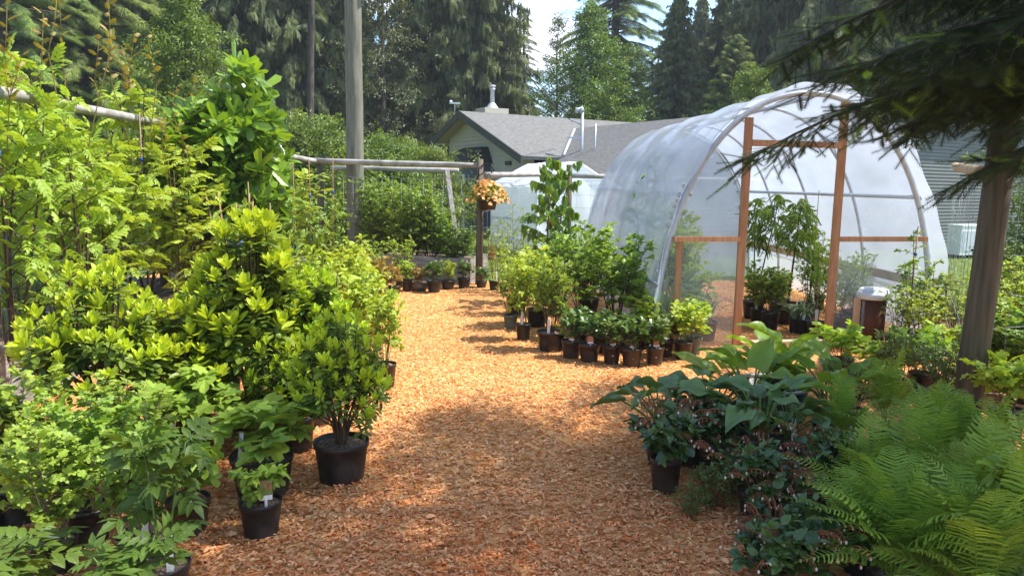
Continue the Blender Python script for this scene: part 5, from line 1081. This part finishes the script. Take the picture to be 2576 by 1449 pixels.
plant('katsura', G(1376, 768), 'heart_leaved_sapling', 'slender sapling with drooping heart shaped leaves beside the greenhouse', 'sapling', None, (.14, .24, BK), s=1.14, sw=1.0)
gV = 'thin willowy saplings by the wire fence'
for i, (px, py, s, lb) in enumerate([(1243, 730, .95, 'thin willowy sapling nearest the basket post'), (1268, 735, 1.0, 'thin willowy sapling in the middle of three'), (1296, 742, 1.1, 'thin willowy sapling nearest the heart leaved sapling'), (1330, 745, .85, 'short willowy sapling under the heart shaped leaves')]):
    plant('willow', G(px, py), 'willowy_sapling', lb, 'sapling', gV, (.08, .15, BK), s=s)
# ------------------------------------------------------------------ inside the greenhouse
gI = 'potted plants inside the greenhouse'
for i, (px, py, r_, h_, kd, s, sw, lb) in enumerate([(1977, 812, .19, .24, 'peach', 1.0, .85, 'peach tree in the large tub seen through the greenhouse door'), (1893, 800, .13, .22, 'peach', .98, .8, 'peach tree just inside the left door post'), (1905, 818, .09, .2, 'currant', .62, .7, 'leafy bush in a black pot just inside the left door post'), (1936, 828, .10, .2, 'currant', .62, .72, 'leafy bush in a black pot in front of the large tub'), (2000, 836, .075, .16, 'sage', .95, .9, 'grey leaved plant in a small pot left of the staked ones'), (2022, 840, .085, .17, 'sage', .95, .9, 'grey leaved plant in a small pot under the peach tree'),
        (2052, 852, .105, .19, 'sapling', .55, .5, 'staked plant in a black pot just inside the right door post'), (2078, 858, .09, .17, 'sapling', .52, .4, 'staked plant behind the right door post'), (2030, 800, .1, .2, 'blueberry', .8, .7, 'leafy plant at the back behind the staked ones'), (1955, 790, .1, .2, 'small_lime', 1.1, 1.1, 'lime plant at the back beside the large tub')]):
    plant(kd, G(px, py), 'potted_plant', lb, 'potted plant', gI, (r_, h_, BK), s=s, sw=sw)
gJ = 'plants blurred behind the greenhouse film'
for i, (s_, v, kd, s, sw, lb) in enumerate([(-1.0, .5, 'small_lime', 1.8, 1.6, 'low lime plant behind the clear left end panel, near its bottom'), (-1.1, .9, 'rasprow', 1.25, 1.2, 'bushy plant behind the clear left end panel'), (-.95, 1.5, 'rasprow', 1.5, 1.2, 'taller bushy plant deeper behind the clear left end panel'), (-1.0, 2.2, 'vine', 1.25, 1.3, 'tall staked vine behind the upper left end panel'), (-1.0, 3.1, 'vine', 1.35, 1.3, 'tall staked vine deep inside on the left'), (-.9, .35, 'leek', .8, .7, 'strap leaved plant close behind the clear left end panel'),
        (.75, .5, 'blueberry', .9, .9, 'leafy plant behind the right end panel, nearest the door'), (1.1, .8, 'blueberry', .85, .8, 'leafy plant behind the right end panel, by the corner'), (.8, 1.4, 'sapling', .8, .6, 'staked plant deeper behind the right end panel'), (1.2, 2.0, 'blueberry', .9, .8, 'bush along the far right inside of the greenhouse')]):
    q = gp(s_, 0, v); plant(kd, Vector((q[0], q[1], 0)), 'potted_plant', lb, 'potted plant', gJ, (.12, .2, BK), s=s, sw=sw)
# ------------------------------------------------------------------ right: shrubs beyond the post
gQ = 'light shrubs right of the greenhouse'
for i, (px, py, kd, s, sw, lb) in enumerate([(2285, 880, 'vine', .80, .9, 'vine on a cane climbing beside the greenhouse corner'), (2255, 885, 'blueberry', .6, .65, 'low leafy shrub just right of the bin'), (2345, 880, 'vine', .55, .85, 'shorter vine between the greenhouse corner and the round post'), (2400, 880, 'blueberry', .75, 1.0, 'light leafy shrub just left of the round post'), (2310, 905, 'blueberry', .62, .8, 'low shrub in front of the climbing vine'), (2470, 870, 'blueberry', .8, 1.0, 'light shrub hidden half behind the round post'),
        (2530, 880, 'blueberry', .85, 1.05, 'light shrub right of the round post'), (2590, 900, 'blueberry', .95, 1.1, 'light shrub cut by the right edge'), (2520, 980, 'currant', .62, .95, 'darker bush low behind the wire, right of the round post'), (2570, 1010, 'currant', .68, 1., 'darker bush low at the right edge behind the wire'), (2480, 960, 'blueberry', .8, .9, 'leafy shrub close behind the round post')]):
    plant(kd, G(px, py), 'potted_shrub', lb, 'potted shrub', gQ, (.12, .18, BK), s=s, sw=sw)
gY = 'yellow green vines before the greenhouse door'
for i, (px, py, s, lb) in enumerate([(2110, 950, .70, 'yellow green vine in front of the bin, spilling left'), (2225, 985, .62, 'yellow green vine just right of the bin, behind the fern'), (2320, 990, .9, 'yellow green vine between the fern tips and the round post'), (2400, 975, .85, 'yellow green vine at the left of the round post'), (2530, 1090, .9, 'yellow green vine low right of the round post')]):
    plant('grape', G(px, py), 'potted_vine', lb, 'potted shrub', gY, (.11, .17, BK), s=s, sw=1.0)
for px, py, s, lb in [(2255, 1010, 1.2, 'upright small leaved dark shrub in front of the yellow green vines'), (2130, 1090, 1.0, 'small leaved dark shrub in a black pot left of the tall fern'), (2360, 1040, 1.1, 'small leaved dark shrub at the foot of the round post')]:
    plant('huck', G(px, py), 'potted_shrub', lb, 'potted shrub', 'small leaved dark shrubs', (.11, .17, BK), s=s * 1.15)
# hostas, tub, salal, ferns
p = G(1935, 1062); o = thing('planter_tub', p, 'wide black tub with a worn silver rim behind the hostas', 'planter tub')
R_ = 92 * p.y / FPX; b = MB(); b.lathe([(.001, 0), (R_ * .8, 0), (R_ * .98, .26), (R_ * .95, .26), (R_ * .78, .05), (.001, .05)], sides=32); obj('tub', b.mesh('tub', M['pot_black']), o)
b = MB(); b.lathe([(R_ * .97, .262), (R_ * 1.03, .262), (R_ * 1.04, .275), (R_ * 1.0, .285), (R_ * .95, .28), (R_ * .94, .264)], sides=32); obj('rim', b.mesh('rim', M['steel']), o)
gX = 'hostas right of the path'
for px, py, kd, s, sw, pot, lb in [(1878, 1085, 'hosta_bright', 1.15, 1.0, (.12, .17), 'bright hosta with the tallest upright leaves, in front of the tub'), (1955, 1035, 'hosta_bright', 1.2, .95, (.12, .17), 'bright hosta rising behind the rim of the tub'), (1668, 1165, 'hosta_blue', 1.25, .95, (.11, .17), 'blue green hosta standing furthest left, its leaves over the path'), (1905, 1175, 'hosta_dark', 1.15, 1.05, (.13, .18), 'dark blue hosta on long stalks in the middle of the group'), (1982, 1165, 'hosta_dark', .95, .72, (.085, .15), 'narrow dark hosta in a black pot with a white tag'), (2085, 1100, 'hosta_bright', 1.05, .95, (.12, .17), 'bright hosta right of the tub, against the ferns'), (1790, 1110, 'hosta_blue', 1.0, .95, (.11, .17), 'blue green hosta between the leftmost and the tallest one')]:
    plant(kd, G(px, py), 'potted_hosta', lb, 'hosta', gX, (*pot, BK), s=s, sw=sw, tag_=('stake', 0) if px == 1982 else None)
gK = 'low salals with white bell flowers'
for px, py, s, pot, lb in [(1672, 1232, 1.0, (.082, .18), 'salal with bell flowers in a slim dark pot on the path, furthest left'), (1800, 1190, .9, (.1, .16), 'salal below the tallest bright hosta'), (1905, 1290, .85, (.1, .12), 'salal with bell flowers in front of the dark hosta'), (1965, 1345, .95, None, 'salal beside the left edge of the lower ferns'), (2040, 1440, 1.0, None, 'salal with many bell flowers near the bottom edge'), (1960, 1470, .95, None, 'salal cut by the bottom edge, left of the ferns'), (1745, 1165, .95, (.1, .16), 'salal behind the slim dark pot'), (2090, 1290, .95, (.1, .15), 'salal tucked among the fern fronds')]:
    plant('salal', G(px, py), 'potted_salal', lb, 'potted shrub', gK, (*pot, BN) if pot else None, s=s)
for px, py, s, lb in [(1790, 1275, .75, 'spreading light green groundcover at the path edge'), (1860, 1250, .95, 'small leaved groundcover between the salals'), (1740, 1300, .5, 'low sprig of groundcover creeping over the mulch')]:
    plant('huck', G(px, py), 'low_groundcover', lb, 'plant', 'small leaved groundcover', None, s=s, sw=s * 1.15)
gN = 'ferns at the lower right'
for px, py, s, sw, lb in [(2225, 1130, .80, .62, 'upright fern with the highest frond tip, before the yellow green vines'), (2110, 1170, .62, .62, 'fern with upright fronds next to the right hosta'), (2330, 1180, .66, .75, 'fern just left of the round post foot'), (2170, 1340, .66, .78, 'fern spreading over the salals'), (2300, 1330, .76, .9, 'broad fern in the middle of the group'), (2470, 1260, .72, .85, 'fern in front of the round post foot'), (2440, 1420, .78, .95, 'large fern near the bottom right'), (2240, 1500, .68, .9, 'fern cut by the bottom edge'), (2580, 1400, .8, 1.0, 'fern cut by the right edge'), (2560, 1560, .9, 1., 'fern in the bottom right corner'), (2340, 1530, .62, .95, 'low fern at the bottom edge between two taller ferns'), (2450, 1590, .7, .95, 'fern at the bottom edge just left of the corner one'), (2170, 1440, .55, .8, 'short fern beside the lowest salals'), (2380, 1250, .68, .85, 'fern in the middle row left of the post foot')]:
    plant('fern', G(px, py), 'potted_fern', lb, 'fern', gN, (.10, .11, BK), s=s * .9, sw=sw * .88)
plant('rasp', G(2560, 1520), 'potted_maple', 'pale lobed leaves of a young maple at the right edge among ferns', 'potted shrub', None, (.09, .15, BK), s=1.2, sw=.6)
